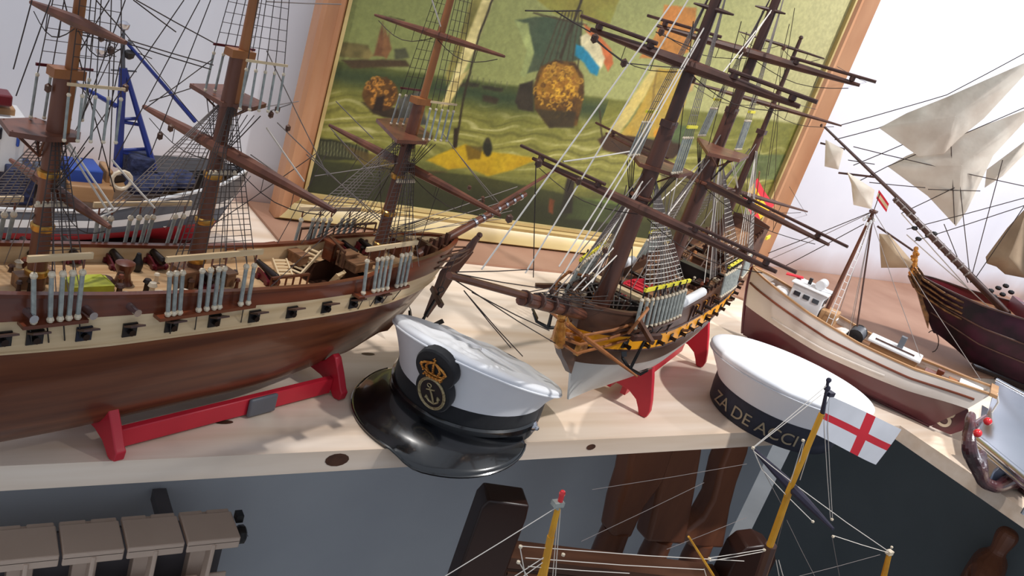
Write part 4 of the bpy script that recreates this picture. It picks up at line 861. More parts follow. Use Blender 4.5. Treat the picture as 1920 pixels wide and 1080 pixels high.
for i,(x,y) in enumerate(((1412,352),(1416,358),(1422,362),(1413,366),(1420,371))): b.sphere(B.L(x+3,y+12)+Vector((0,.002,0)),.0022,5)
B.add(b,'coat_of_arms',M['gold'])
# stays and halyards traced from the photograph
B.lines_px([((1268,-6),(903,505)),((1291,-2),(985,512)),((1340,18),(1165,318)),((1165,318),(1048,500)),((1343,18),(1172,322)),((1172,322),(1058,512)),((1450,16),(1352,140)),((1447,18),(1385,110)),((1205,340),(1090,520)),((1200,350),(1110,530)),((1330,300),(1250,405)),((1322,296),(1235,380)),((1150,465),(1075,545)),((1180,455),(1090,545)),((1375,300),(1403,452)),((1370,300),(1385,360)),((1056,303),(1180,284)),((1225,540),(1275,310))],.00075,M['ropelight'],'light_stays')
B.lines_px([((842,518),(1060,655)),((870,545),(958,652)),((872,548),(980,668)),((885,548),(1030,620)),((850,512),(1012,540)),((850,515),(1030,560)),((855,510),(1000,505)),((860,520),(1040,560)),((1107,60),(1040,20)),((1110,70),(1170,118)),((1170,118),(1300,128)),((1005,305),(1000,520)),((1090,20),(985,20)),((1230,60),(1300,90)),((1530,205),(1450,180)),((1430,20),(1330,320)),((1490,15),(1440,330)),((1480,45),(1380,480)),((1400,60),(1320,420)),((1390,40),(1290,420)),((1300,40),(1270,300)),((1545,112),(1490,90)),((1645,162),(1570,125)),((1505,395),(1440,370)),((1553,459),(1480,350)),((1546,455),(1500,470)),((1455,508),(1370,455)),((1405,290),(1395,445)),((1465,90),(1450,430)),((1455,200),(1425,420))],.0005,M['ropedark'],'running_rigging')
B.lines3([((.205,.006,.36),(.38,0,.23)),((.205,-.006,.36),(.40,0,.235)),((-.03,0,.40),(.15,.01,.20)),((-.03,.0,.40),(.12,-.012,.20)),((-.27,0,.38),(-.05,0,.2))]+[((.21,0,.36),(.16+.006*i,-.045+.004*i,.20)) for i in range(6)]+[((-.035,0,.37),(-.09-.008*i,.05,.20)) for i in range(5)]+[((.13-.01*k,.04,.2),(.18,.02-.006*k,.34)) for k in range(5)]+[((.13-.01*k,-.05,.2),(.2,-.004*k,.33)) for k in range(7)],.0006,M['ropegrey'],'stays')
for x,y in((1115,72),(1170,118),(1010,306),(1085,340),(1470,90),(1240,60),(1300,150),(1395,95),(1540,235),(1495,200),(955,410),(1135,470),(1060,560),(1100,520),(1035,545)): B.block(B.L(x,y),.0032,M['midwood'])
display_stand('display_stand','red cradle under the middle frigate with the yellow gun band',B,(-.29,0.0),.058,0,.055,.012,M['red'])

# ------------------------------------------------------------------ trawler behind the left frigate (E)
E=Ship('model_trawler',(.3,1.2),8,'blue grey and red model trawler behind the leftmost frigate')
lnE=dict(keel=[(-.6,.012),(.08,.012)],rt=[(-.6,.032),(-.23,.035),(-.05,.041),(.08,.046)],gt=[(-.6,.043),(-.23,.046),(-.12,.051),(.08,.074)],wt=[(-.6,.053),(-.23,.056),(-.12,.060),(.08,.088)],rail=[(-.6,.064),(-.23,.066),(-.13,.070),(-.05,.092),(.03,.112),(.085,.134)])
E.hull(-.6,.085,.065,lnE,[('keel','rt',M['trawlred'],'hull',4,0),('rt','gt',M['greyblue'],'boot_band',2,.0003),('gt','wt',M['white'],'white_strake',2,.0006),('wt','rail',M['grey'],'bulwark',3,.0)],rb=.05,bowp=2.4,bowstart=.62,deckmat=M['tan'],railmat=M['white'],inmat=M['grey'],deckdrop=.014)
v_,f_=textmesh('S',.014,.0003); b=MB(); m=E.frame(-.02,.044,-1,.0015)
for p in v_: b.pv(m@Vector((p[0],p[2],p[1])))
for q in f_: b.face(q)
E.add(b,'hull_letter',M['white'],smooth=False)
b=MB(); b.box((-.25,0,.006),(.56,.05,.0118)); bs=tag(b.build('wooden_plinth',M['darkwood'],None,ang=20),'low dark wooden base under the blue and red trawler','plinth'); bs.matrix_world=E.root.matrix_basis
def ebox(px0,py0,px1,py1,v,dep,name,mt,**k):
    a_,c_=E.L(px0,py1,v),E.L(px1,py0,v); b=MB(); b.box(((a_.x+c_.x)/2,v+dep/2,(a_.z+c_.z)/2),(c_.x-a_.x,dep,c_.z-a_.z)); o=E.add(b,name,mt,ang=30,**k); bv=o.modifiers.new('bevel','BEVEL'); bv.width=.002; bv.segments=2; return o
ebox(128,354,216,378,-.05,.05,'wooden_hatch',M['tan']); ebox(126,322,195,362,-.035,.05,'blue_crate',M['tarpblue'],label='bright blue crate'); ebox(195,322,214,362,-.03,.04,'fish_box',M['tan']); ebox(8,322,70,384,-.04,.05,'net_pile',M['netblue']); ebox(70,330,126,384,-.03,.05,'winch_house',M['greyblue'])
ebox(240,300,292,345,-.02,.04,'winch_drum',M['netblue'])
p=E.L(250,345,-.02); b=MB()
for k in range(4): b.sphere(E.L(262+26*k,348-4*k,-.025),.018,9,sc=(1.1,1,.8))
E.add(b,'blue_net',M['netblue'])
b=MB(); p=E.L(228,338,-.04); b.tube([p+Vector((.012*math.cos(t),0,.012*math.sin(t))) for t in np.linspace(0,2*PI,14)],.0028,6); E.add(b,'life_ring',M['deadeye'])
q0=E.L(285,322,-.02);q1=E.L(445,318,.0); b=MB(); b.prism([q0,q1,q1+Vector((-.01,.04,0)),q0+Vector((0,.07,0))],(0,0,-.006)); E.add(b,'whaleback_deck',M['black'],smooth=False)
ebox(300,328,400,352,-.01,.03,'foredeck_house',M['black'])
ebox(-60,225,52,318,-.02,.06,'wheelhouse',M['white']); ebox(30,247,40,276,-.023,.004,'wheelhouse_door',M['tarpblue']); ebox(-6,240,6,262,-.023,.004,'wheelhouse_window',M['glasswin']); ebox(-60,181,25,191,-.02,.03,'wheelhouse_roof',M['maroon']); ebox(-40,205,30,226,-.01,.05,'bridge_rail',M['tan'])
b=MB(); b.tube([E.L(221,312),E.L(231,128)],[.0062,.0048],8); E.add(b,'mast',M['blue'])
b=MB(); b.tube([E.L(234,128),E.L(291,322,-.01)],[.003,.0045],6); E.add(b,'mast_leg',M['blue'])
for a_,c_ in(((226,224),(258,222)),((226,228),(262,234)),((223,282),(276,279)),((223,284),(280,296))):
    b=MB(); b.tube([E.L(*a_),E.L(*c_)],.0024,6); E.add(b,'mast_brace',M['blue'])
b=MB(); b.tube([E.L(144,157),E.L(218,199)],[.0022,.0034],6); E.add(b,'boom',M['blue'])
b=MB(); b.tube([E.L(238,80),E.L(366,228)],[.0022,.0028],6); E.add(b,'boom',M['blue'])
b=MB(); b.tube([E.L(231,130),E.L(232,48)],[.0026,.0016],6); b.tube([E.L(218,78),E.L(248,80)],.0016,6); b.tube([E.L(208,131),E.L(256,134)],.0012,6); E.add(b,'mast_pole',M['grey'])
for x,y,mt in((190,98,'silver'),(232,50,'silver'),(242,104,'black')):
    b=MB(); b.M=Matrix.Translation(E.L(x,y)); b.lathe([(.002,-.005),(.006,-.002),(.0075,.004),(.003,.007)],n=10); E.add(b,'mast_lamp',M[mt])
E.lines_px([((190,100),(218,106)),((231,60),(100,330)),((232,60),(445,315)),((150,160),(196,230)),((220,85),(196,75)),((285,110),(250,96))],.0006,M['ropedark'],'stays')
b=MB(); b.tube([E.L(428,308),E.L(450,312),E.L(444,326)],.0012,5); b.tube([E.L(430,330),E.L(450,318)],.0014,5); E.add(b,'bow_anchor',M['gunmetal'])
b=MB()
for x in np.linspace(290,440,9): b.tube([E.L(x,350-(x-290)*.2,-.05*(1-(x-290)/170)),E.L(x+2,330-(x-290)*.13,-.05*(1-(x-290)/170))],.0008,4)
E.add(b,'rail_stanchions',M['grey'])
# ------------------------------------------------------------------ white and maroon fishing boat (C), bow at the far end
C=Ship('model_fishing_boat',(1.424,.824),116.8,'white and maroon wooden model fishing boat with the numeral 3 on its stern')
lnC=dict(keel=[(-.25,.004),(.24,.004)],wl=[(-.26,.074),(-.1,.056),(.05,.050),(.24,.062)],st=[(-.26,.094),(-.1,.080),(.05,.084),(.24,.108)],rail=[(-.26,.112),(-.1,.097),(.0,.099),(.1,.110),(.24,.136)])
C.hull(-.222,.235,.058,lnC,[('keel','wl',M['boatmaroon'],'hull',7,0),('wl','st',M['boatwhite'],'white_topside',3,.0004),('st','rail',M['boatwhite'],'bulwark',2,.0004)],rb=.035,rs=.055,stern=.55,bowp=2.2,bowstart=.5,emid=.5,ebow=1.0,est=1.1,deckmat=M['deckb'],railmat=M['tan'],inmat=M['boatwhite'],deckdrop=.014)
for kk,rr,mt in(('st',.0022,'wale'),):
    b=MB()
    for sd in(1,-1): b.tube([C.side(C.us+(C.ub-C.us)*t,C.ln(kk,C.us+(C.ub-C.us)*t),sd,.001) for t in np.linspace(.02,.99,50)],rr,6)
    C.add(b,'rubbing_strake',M[mt])
b=MB()
for sd in(1,-1): b.tube([C.side(C.us+(C.ub-C.us)*t,C.ln('wl',C.us+(C.ub-C.us)*t)+.012,sd,.0008) for t in np.linspace(.35,.85,20)],.0018,6)
C.add(b,'pale_stripe',M['boatwhite'])
sg=1 if C.n@np.array([-.8,-.6])>0 else -1     # side towards the viewer
# stem and keel
b=MB(); b.tube([(C.P(1,w,1).x+.002,0,w) for w in np.linspace(.006,.138,10)],.003,6); b.tube([(-.165,0,.003),(.19,0,.003)],.003,6); C.add(b,'keel_and_stem',M['boatmaroon'])
# wheelhouse and casing
def cb(u,v,w,sx,sy,sz,name,mt,par=None,bev=.002,**k):
    b=MB(); b.box((u,v,w+sz/2),(sx,sy,sz)); o=C.add(b,name,mt,par,ang=30,**k); bv=o.modifiers.new('bevel','BEVEL'); bv.width=bev; bv.segments=3; return o
d=C.dk(.1)
wh=cb(.118,0,d,.062,.050,.050,'wheelhouse',M['white']); cb(.118,0,d+.050,.072,.058,.004,'wheelhouse_roof',M['white'],wh)
for k in(-.018,.0,.018): cb(.118+k,sg*.0255,d+.030,.012,.002,.008,'window_slot',M['glasswin'],wh,bev=.0003)
for k in(-.014,.014): cb(.0865,k,d+.03,.002,.015,.011,'window_slot',M['glasswin'],wh,bev=.0003)
cb(.070,-.0,d,.030,.044,.026,'engine_casing',M['tan']); cb(.0545,.0,d+.012,.002,.018,.004,'label_strip',M['white'])
b=MB(); b.M=Matrix.Translation((.165,sg*.016,d)); b.lathe([(.016,0),(.0165,.018),(.015,.026),(.009,.031),(.001,.032)],n=20); C.add(b,'white_tank',M['white'])
b=MB(); b.tube([(.105,-.018,d+.063),(.105,.018,d+.063)],.009,14); C.add(b,'life_raft_canister',M['white']); b=MB(); b.box((.125,.01,d+.062),(.006,.006,.012)); C.add(b,'roof_lamp',M['black'])
b=MB(); b.prism([(.175,-.018,d+.052),(.145,-.022,d+.056),(.14,.0,d+.058),(.172,.004,d+.053)],(0,0,.002)); C.add(b,'roof_awning',M['flagred'],smooth=False)
for i in range(5):
    b=MB(); p=Vector((.19+.006*i,(-.012+.006*i),C.dk(.2)+.004)); b.sphere(p,.005,7,sc=(1,1,.6)); C.add(b,'rope_bundle',M['white'])
# net drum, fish hold, posts
dm=C.dk(.0); b=MB(); b.tube([(.012,-.026,dm+.014),(.012,-.022,dm+.014),(.012,.022,dm+.014),(.012,.026,dm+.014)],[.015,.012,.012,.015],16); b.tube([(.012,-.03,dm+.014),(.012,.03,dm+.014)],.004,8); dr=C.add(b,'net_drum',M['black'])
b=MB()
for k in range(6): b.tube([(.012+.0128*math.cos(t),-.018+.007*k,dm+.014+.0128*math.sin(t)) for t in np.linspace(0,2*PI,14)],.0016,5)
C.add(b,'warp_turns',M['grey'],dr)
b=MB(); b.sphere((.034,0,dm+.006),.016,10,sc=(1.1,1.6,.6)); C.add(b,'net_heap',M['boatwhite'])
h=C.dk(-.05); cb(-.058,0,h,.084,.044,.020,'hold_coaming',M['tan']); hc=cb(-.056,0,h+.020,.094,.054,.006,'hold_cover',M['white']); b=MB(); b.tube([(-.02,sg*.016,h+.028),(-.09,sg*.016,h+.028)],.0016,6); C.add(b,'cover_bar',M['spardark'],hc)
b=MB(); b.box((-.062,-.006*sg,h+.034),(.010,.012,.026)); C.add(b,'hold_winch',M['grey'])
for u,v,sx,sy,sz,mt in((-.125,.0,.02,.03,.010,'wale'),(-.15,.012,.014,.014,.012,'midwood'),(-.165,-.01,.02,.014,.008,'sparlight'),(-.14,-.02,.012,.012,.014,'wale')): cb(u,v,C.dk(u),sx,sy,sz,'deck_gear',M[mt],bev=.001)
cb(-.192,0,C.dk(-.2)+.004,.040,.040,.006,'stern_platform',M['white'])
b=MB(); b.box((-.226,0,.110),(.012,.070,.006)); C.add(b,'stern_beam',M['tan'],smooth=False)
b=MB(); b.tube([(-.23,sg*.02,.113),(-.238,sg*.02,.10),(-.238,sg*.012,.075),(-.246,sg*.012,.06)],.0016,6); C.add(b,'stern_rope',M['ropelight'])
# rudder with the numeral
b=MB(); b.prism([(-.168,-.0028,.004),(-.200,-.0028,.006),(-.213,-.0028,.022),(-.214,-.0028,.046),(-.206,-.0028,.060),(-.190,-.0028,.066),(-.180,-.0028,.045)],(0,.0056,0)); ru=C.add(b,'rudder',M['boatmaroon'],ang=25)
v_,f_=textmesh('3',.056,.0006); nc=C.L(1777,782,sg*.004); x0=sum(p[0] for p in v_)/len(v_); b=MB()
for x,y,z in v_:
    u=nc.x-(x-x0)*sg*1.0; w=nc.z+(y-.020)*.98; hbv=abs(C.side(max(u,-.2),max(w,.006),1).y) if u>-.165 else 0
    b.pv(Vector((u,sg*(max(hbv,.0032)+.0012+(z>0)*.0006),w)))
for q in f_: b.face(q)
C.add(b,'stern_numeral',M['deadeye'],smooth=False,label='pale numeral 3')
# mast, stays, ladder, flag
mb_=C.L(1545,592); mt_=C.L(1640,388); b=MB(); b.tube([(mb_.x,0,C.dk(.05)),(mb_.x,0,mt_.z-.005)],[.0042,.003],9); C.add(b,'mast',M['spar']); top=Vector((mb_.x,0,mt_.z-.008))
b=MB(); b.box(top,(.012,.026,.004)); b.tube([top+Vector((0,-.02,-.012)),top+Vector((0,.02,-.012))],.0015,6); C.add(b,'cross_trees',M['spardark'])
b=MB(); b.tube([top,C.L(1607,612,0)],.0016,6); C.add(b,'boom_stay',M['spardark'])
b=MB(); lb=Vector((mb_.x-.012,sg*.03,C.dk(.04)+.01)); lt=top+Vector((-.002,sg*.006,-.02))
for k in(0,.010): b.tube([lb+Vector((-k,0,0)),lt+Vector((-k*.4,0,0))],.0006,4)
for i in range(14): t=i/14; b.tube([lb.lerp(lt,t),(lb+Vector((-.01,0,0))).lerp(lt+Vector((-.004,0,0)),t)],.0006,4)
C.add(b,'rope_ladder',M['white'])
C.lines3([(top,(.235,0,.136)),(top,(-.20,.0,.118)),(top,(.02,sg*.05,.10)),(top,(.06,-sg*.05,.10)),(top,(.03,-sg*.05,.10)),(top+Vector((0,0,-.01)),(-.1,0,.11))],.0006,M['ropegrey'],'stays')
for k in range(5): C.block(top+Vector((.004*k-.008,sg*.006,-.012-.006*(k%3))),.0032,M['white'],'pulley')
b=MB(); b.tube([top,C.L(1650,362)],.0008,5); C.add(b,'flag_staff',M['spardark'])
C.flag([C.L(1648,356),C.L(1667,382),C.L(1662,398),C.L(1643,372)],[(0,.3,0,1,M['flagred']),(.3,.7,0,1,M['pale']),(.7,1,0,1,M['flagred'])],'ensign',wave=.002)

# ------------------------------------------------------------------ dark galleon at the far right (D)
D=Ship('model_galleon',(2.02,.90),135,'dark plum model galleon with wrinkled cream sails at the far right behind fishing boat')
lnD=dict(keel=[(-.55,.0125),(.05,.0145),(.18,.05)],w1=[(-.55,.075),(.05,.075),(.20,.10)],w2=[(-.55,.125),(.05,.115),(.20,.130)],rail=[(-.55,.22),(-.2,.175),(-.02,.165),(.06,.160),(.20,.165)])
D.hull(-.55,.19,.095,lnD,[('keel','w1',M['galleon'],'hull',7,0),('w1','w2',M['galleon'],'lower_side',2,.0004),('w2','rail',M['galleon'],'upper_side',3,.0004)],rb=.085,bowp=2.2,bowstart=.6,deckmat=M['deckb'],railmat=M['spardark'],inmat=M['maroon'],deckdrop=.02)
sd=1 if D.n@np.array([-.9,-.3])>0 else -1
for kk in('w1','w2'):
    b=MB()
    for s_ in(1,-1): b.tube([D.side(D.us+(D.ub-D.us)*t,D.ln(kk,D.us+(D.ub-D.us)*t),s_,.001) for t in np.linspace(.02,.98,40)],.002,6)
    D.add(b,'wale_strip',M['spardark'])
b=MB(); b.prism([(.12,-.006,.055),(.15,-.006,.09),(.178,-.006,.125),(.205,-.006,.150),(.222,-.006,.178),(.212,-.006,.188),(.19,-.006,.175),(.16,-.006,.15)],(0,.012,0)); D.add(b,'beakhead',M['bronze'],ang=25)
for s_ in(1,-1):
    for k in range(4):
        b=MB(); b.tube([D.side(.10,.115+.012*k,s_,.001),D.side(.14,.118+.012*k,s_,.008),Vector((.185,s_*.02,.132+.010*k)),Vector((.210,s_*.006,.155+.008*k))],.0028,6); D.add(b,'head_rail',M['bronze'])
b=MB()
for k in range(7): b.sphere((.206+.003*k,.0,.165+.009*k),.012-.0008*k,8,sc=(.8,.8,.9))
for k in range(10): b.sphere((.206+.0018*k+.006*math.cos(k),.007*math.sin(k*2.3),.163+.0052*k),.0045,6)
D.add(b,'figurehead',M['gold'])
bt=D.L(1546,238); bb=Vector((-.02,0,.150)); b=MB(); b.tube([bb,bb.lerp(bt,.35),bb.lerp(bt,.62)],[.0085,.0078,.0062],10); D.add(b,'bowsprit',M['spardark']); b=MB(); b.tube([bb.lerp(bt,.52)+Vector((0,0,.008)),bt],[.005,.0026],8); D.add(b,'jib_boom',M['spardark'])
b=MB()
for k in range(12): c=bb.lerp(bt,.22+.035*k); dr_=(bt-bb).normalized(); b.tube([c,c+dr_*.004],.0095-.0002*k,8)
D.add(b,'bowsprit_lashings',M['ropegrey'])
# sails hung from the bowsprit and stays
def ds(px,v,mt,bulge,name): return D.sail([D.L(x,y,v) for x,y in px],mt,bulge,name,nrm=(0,sd,0))
j1=[(1648,240),(1700,212),(1775,182),(1925,116),(1925,136),(1845,222),(1800,258),(1770,288),(1722,293)]
j2=[(1664,312),(1700,292),(1790,256),(1925,205),(1925,224),(1862,292),(1812,396),(1792,424),(1740,368)]
ds(j1,.0,M['sail'],.012,'jib_sail'); ds(j2,-.012*sd,M['sail'],.014,'jib_sail')
ds([(1850,318),(1925,262),(1925,285),(1880,330),(1846,352)],-.02*sd,M['sail'],.01,'staysail')
ds([(1548,262),(1582,280),(1572,318),(1546,312)],.012*sd,M['sail'],.006,'spritsail'); ds([(1588,322),(1640,356),(1634,392),(1600,384),(1596,345)],.012*sd,M['sail'],.008,'spritsail')
ds([(1648,438),(1668,440),(1712,492),(1706,502),(1652,502)],.02*sd,M['sailtan'],.012,'spritsail')
ds([(1925,388),(1888,428),(1848,482),(1850,494),(1868,500),(1884,514),(1925,522)],-.02*sd,M['sailtan'],.03,'fore_course')
for (a_,c_,r) in(((1538,268),(1584,280),.0022),((1572,324),(1640,332),.0024),((1645,424),(1712,470),.0024)):
    b=MB(); b.tube([D.L(*a_,.006*sd),D.L(*c_,.006*sd)],r,6); D.add(b,'sprit_yard',M['spardark'])
b=MB(); fm=D.L(1905,600); b.tube([(-.06,0,.12),(-.06,0,.60)],[.011,.008],10); D.add(b,'foremast',M['midwood'])
D.lines_px([((1575,235),(1700,200)),((1700,200),(1775,178)),((1775,178),(1925,98)),((1565,262),(1648,240)),((1648,240),(1925,118)),((1600,310),(1700,268)),((1600,345),(1664,312)),((1664,312),(1925,200)),((1690,400),(1790,352)),((1700,430),(1925,370)),((1715,452),(1925,384)),((1780,185),(1790,420)),((1590,300),(1640,308)),((1630,342),(1735,352)),((1740,355),(1838,358)),((1600,275),(1725,305)),((1725,305),(1925,350)),((1770,420),(1815,530)),((1795,300),(1820,530)),((1880,300),(1820,525)),((1925,380),(1830,520)),((1640,395),(1440,475)),((1620,420),(1470,500))],.0010,M['ropedark'],'stays')
D.lines_px([((1815,540),(1925,640)),((1820,575),(1905,650)),((1690,400),(1815,540)),((1700,440),(1820,545))],.0012,M['ropelight'],'light_stays')
for x,y in((1715,428),(1728,424),(1722,448),(1740,442),(1752,438),(1858,545),(1872,540),(1886,536),(1864,556),(1880,552),(1896,548)):
    b=MB(); b.sphere(D.L(x,y),.0075,8,sc=(1,.7,.7)); D.add(b,'deadeye',M['black'])
b=MB()
for k in range(8): b.tube([D.T(1885+6*k,575,-.02)*0+D.side(-.06-.012*k,.160,sd,.008),D.side(-.06-.012*k,.185,sd,.004)],.004,6)
D.add(b,'lanyard_row',M['sailtan'])
b=MB(); b.sphere(D.L(1861,590,.06*sd),.010,8); D.add(b,'pink_pennant',M['flagred'])
for u in(-.08,-.17,-.26): D.gunport(u,(D.ln('w1',u)+D.ln('w2',u))/2,sd,.022,face=M['black'],gun=False,lid=False)
b=MB()
for t in(.1,.5,.9): b.box((-.03-.1*t,0,.17),(.016,.12-.03*t,.03))
D.add(b,'forecastle_rail',M['maroon'],smooth=False)
b=MB(); pr=[D.L(1748+10*math.sin(t)*1.2,640+20*math.cos(t)) for t in np.linspace(0,PI*1.2,10)]; b.tube(pr,.0012,5); D.add(b,'loose_cable',M['ropedark'])
b=MB(); b.box((-.16,0,.006),(.30,.03,.012))
tag(b.build('support_block',M['darkwood'],None,smooth=False),'dark wooden block under the keel of the plum galleon','block').matrix_world=D.root.matrix_basis

# ------------------------------------------------------------------ foreground model with yellow masts (F)
FY=.40
Fd=Ship('model_sailing_ship',(.70,FY),0,'foreground sailing ship model with yellow masts and white flag bearing a red cross',z0=.62)
lnF=dict(keel=[(-.5,.03),(.5,.03)],w1=[(-.5,.13),(.5,.13)],rail=[(-.5,.18),(0,.16),(.5,.18)])
Fd.hull(-.42,.42,.07,lnF,[('keel','w1',M['spardark'],'hull',6,0),('w1','rail',M['sparlight'],'topside',2,.0004)],deckmat=M['deckw'],railmat=M['spardark'],inmat=M['tan'])
b=MB()
for u in(-.2,.2): b.prism([(u,-.06,0),(u,.06,0),(u,.05,.06),(u,.012,.035),(u,-.012,.035),(u,-.05,.06)],(.012,0,0))
Fd.add(b,'keel_cradle',M['darkwood'],smooth=False)
tb=thing('side_table',(.70,.36,0),0,'dark table in front of the shelf under the foreground ship','table'); b=MB(); b.box((0,0,.61),(.95,.26,.02)); b.build('tabletop',M['darkwood'],tb)
for x in(-.42,.42):
    for y in(-.1,.1): b=MB(); b.box((x,y,.30),(.035,.035,.60)); b.build('leg',M['darkwood'],tb)
def fl(x,y,v=0): return Fd.L(x,y,v)
def fspar(pts,r,mt,name,n=8): b=MB(); b.tube([fl(*p) for p in pts],r,n); return Fd.add(b,name,mt)
dn=lambda p,k: fl(*p)
mt0=fl(1440,1038); fspar([(1541,775),(1475,930)],[.0028,.003],M['yellowmast'],'topmast'); fspar([(1482,915),(1438,1038)],[.0033,.0036],M['yellowmast'],'mainmast'); fspar([(1553,712),(1549,735),(1541,780)],[.0014,.0014,.0024],M['navyspar'],'mast_head'); fspar([(1446,1022),(1425,1085),(1330,1262)],[.006,.006,.0055],M['spardark'],'mainmast_foot')
b=MB(); b.sphere(fl(1554,713),.0026,8); b.sphere(fl(1551,728),.0032,8); b.box(fl(1556,738),(.008,.006,.004)); Fd.add(b,'truck',M['navyspar']); 
fspar([(1049,940),(1030,1018)],[.0022,.0026],M['yellowmast'],'foremast_top'); fspar([(1033,1005),(1016,1090),(952,1270)],[.0030,.0034,.0045],M['yellowmast'],'foremast'); fspar([(1022,1052),(1010,1090)],[.0020,.0026],M['yellowmast'],'fore_spar')
b=MB(); b.sphere(fl(1054,926),.0026,8,sc=(1,1,1.4)); b.tube([fl(1050,940),fl(1054,926)],.0022,6); Fd.add(b,'red_truck',M['redball'])
b=MB(); b.box(fl(1046,944),(.009,.006,.004)); b.sphere(fl(1046,951),.0028,6); Fd.add(b,'mast_band',M['lanyard'])
fspar([(1667,1040),(1656,1085),(1590,1290)],[.0030,.0036,.005],M['yellowmast'],'mizzenmast'); b=MB(); b.box(fl(1668,1036),(.008,.006,.005)); b.sphere(fl(1672,1026),.0018,6); Fd.add(b,'mizzen_cap',M['deadeye'])
fspar([(1291,1006),(1342,1086)],[.0010,.0013],M['yellowmast'],'gaff')
wy=fl(1489,915).z; ya,yb_=Fd.Hh(1411,840,wy),Fd.Hh(1562,992,wy); b=MB(); b.tube([ya.lerp(yb_,t) for t in(0,.05,.3,.5,.7,.95,1)],[.0016,.002,.0042,.0052,.0042,.002,.0015],8); Fd.add(b,'yard',M['navyspar'])
def fflag():
    A_,B_,C_,D_=fl(1556,742),fl(1684,801),fl(1643,872),fl(1527,813); r,w=M['flagred'],M['flagwhite']; x0,x1,y0,y1=.52,.64,.42,.585
    return Fd.flag([A_,B_,C_,D_],[(0,y0,0,x0,w),(0,y0,x0,x1,r),(0,y0,x1,1,w),(y0,y1,0,1,r),(y1,1,0,x0,w),(y1,1,x0,x1,r),(y1,1,x1,1,w)],'ensign',wave=.004)
fflag()
Fd.lines_px([((1551,722),(1413,838)),((1540,740),(1415,838)),((1412,842),(1428,880)),((1428,880),(1524,978)),((1412,845),(1480,900)),((1480,900),(1495,912)),((1495,912),(1665,1033)),((1046,950),(832,1082)),((1020,1045),(958,1085)),((1024,1050),(975,1085)),((1562,1004),(1665,1036)),((1552,735),(1545,790),.0,.0),((1545,790),(1557,972)),((1555,740),(1552,800)),((1552,800),(1561,972)),((1047,955),(1036,1085)),((1051,955),(1041,1085)),((1330,1046),(1432,1030)),((1330,1052),(1432,1034)),((1505,830),(1482,905)),((1508,828),(1490,905)),((1540,775),(1500,900)),((976,1024),(1395,1052)),((985,1046),(1320,1068)),((990,1062),(1180,1075)),((975,1026),(985,1080)),((1320,1066),(1326,1086)),((972,1052),(990,1082)),((1455,1050),(1462,1086)),((1460,1050),(1470,1086))],.00042,M['ropelight'],'stays')
Fd.lines_px([((1420,860),(1465,945)),((1475,975),(1530,1085)),((1560,1005),(1575,1085)),((1478,940),(1452,1040)),((1650,1040),(1480,1085)),((1400,870),(1110,918)),((1320,905),(1090,1015)),((1400,970),(1250,1030))],.0003,M['ropegrey'],'thin_lines')
for x,y in((1056,1040),(976,1025),(972,1054),(1330,1048),(1412,840),(1524,978),(1560,974),(1506,826),(1433,1031),(1562,1006)):
    b=MB(); b.sphere(fl(x,y),.0018,6); Fd.add(b,'block',M['deadeye'])
# ------------------------------------------------------------------ peaked cap
ca=math.radians(212); CP=(.567,.769); cap=thing('peaked_cap',(CP[0],CP[1],ZS),ca,'white peaked naval cap with black visor and gold crown badge at the shelf edge','cap')
NA=64; an_=[2*PI*k/NA for k in range(NA)]
def ring(fb,lr,zf,shift=0,wr=0,seed=0):
    return [((fb*math.cos(t)+shift),lr*math.sin(t),zf(t)+wr*math.sin(5*t+seed)*math.cos(2*t)) for t in an_]
zb=.004
bandr=[ring(.098,.093,lambda t:zb),ring(.099,.094,lambda t:zb+.02),ring(.099,.094,lambda t:.046),ring(.092,.088,lambda t:.046)]
b=MB(); b.loft([ring(.094,.089,lambda t:zb)]+bandr); b.build('band',M['capblack'],cap)
tl=.34
zr=lambda h:(lambda t:h+tl*.118*math.cos(t))
b=MB(); R=[ring(.0985,.0935,lambda t:.045)]
for k in range(1,9):
    q=k/8; R.append(ring(.0985+(.1185-.0985)*q**1.3,.0935+(.1085-.0935)*q**1.3,(lambda q:(lambda t:.045+(.026+tl*.118*math.cos(t))*q))(q),.004*q,.0008*math.sin(PI*q),2))
b.loft(R); b.build('crown_side',M['capwhite'],cap)
rimf,riml,rs_=.1185,.1085,.004; b=MB(); R=[]
for k in range(0,9):
    a=k/8*PI/2; R.append(ring(rimf+.0025*math.sin(a*2)-.008*(1-math.cos(a)),riml+.0025*math.sin(a*2)-.008*(1-math.cos(a)),(lambda a:(lambda t:.071+tl*.118*math.cos(t)+.008*math.sin(a)))(a),rs_))
for q in(.86,.74,.6,.46,.32,.18,.06,.004):
    R.append([(rs_+rimf*q*math.cos(t),riml*q*math.sin(t),.079+tl*rimf*q*math.cos(t)*1.0+.004*(1-q*q)+.0026*math.sin(4*t+9*q)*math.sin(7*q*3+t)*q+.0016*math.sin(9*t-5*q)) for t in an_])
b.loft(R,cap=True); b.build('crown_top',M['capwhite'],cap,ang=60)
b=MB(); b.tube(ring(rimf+.0014,riml+.0014,lambda t:.0715+tl*.118*math.cos(t),rs_)+ring(rimf+.0014,riml+.0014,lambda t:.0715+tl*.118*math.cos(t),rs_)[:1],.0012,6,cap=False); b.build('piping',M['hatwhite'],cap)
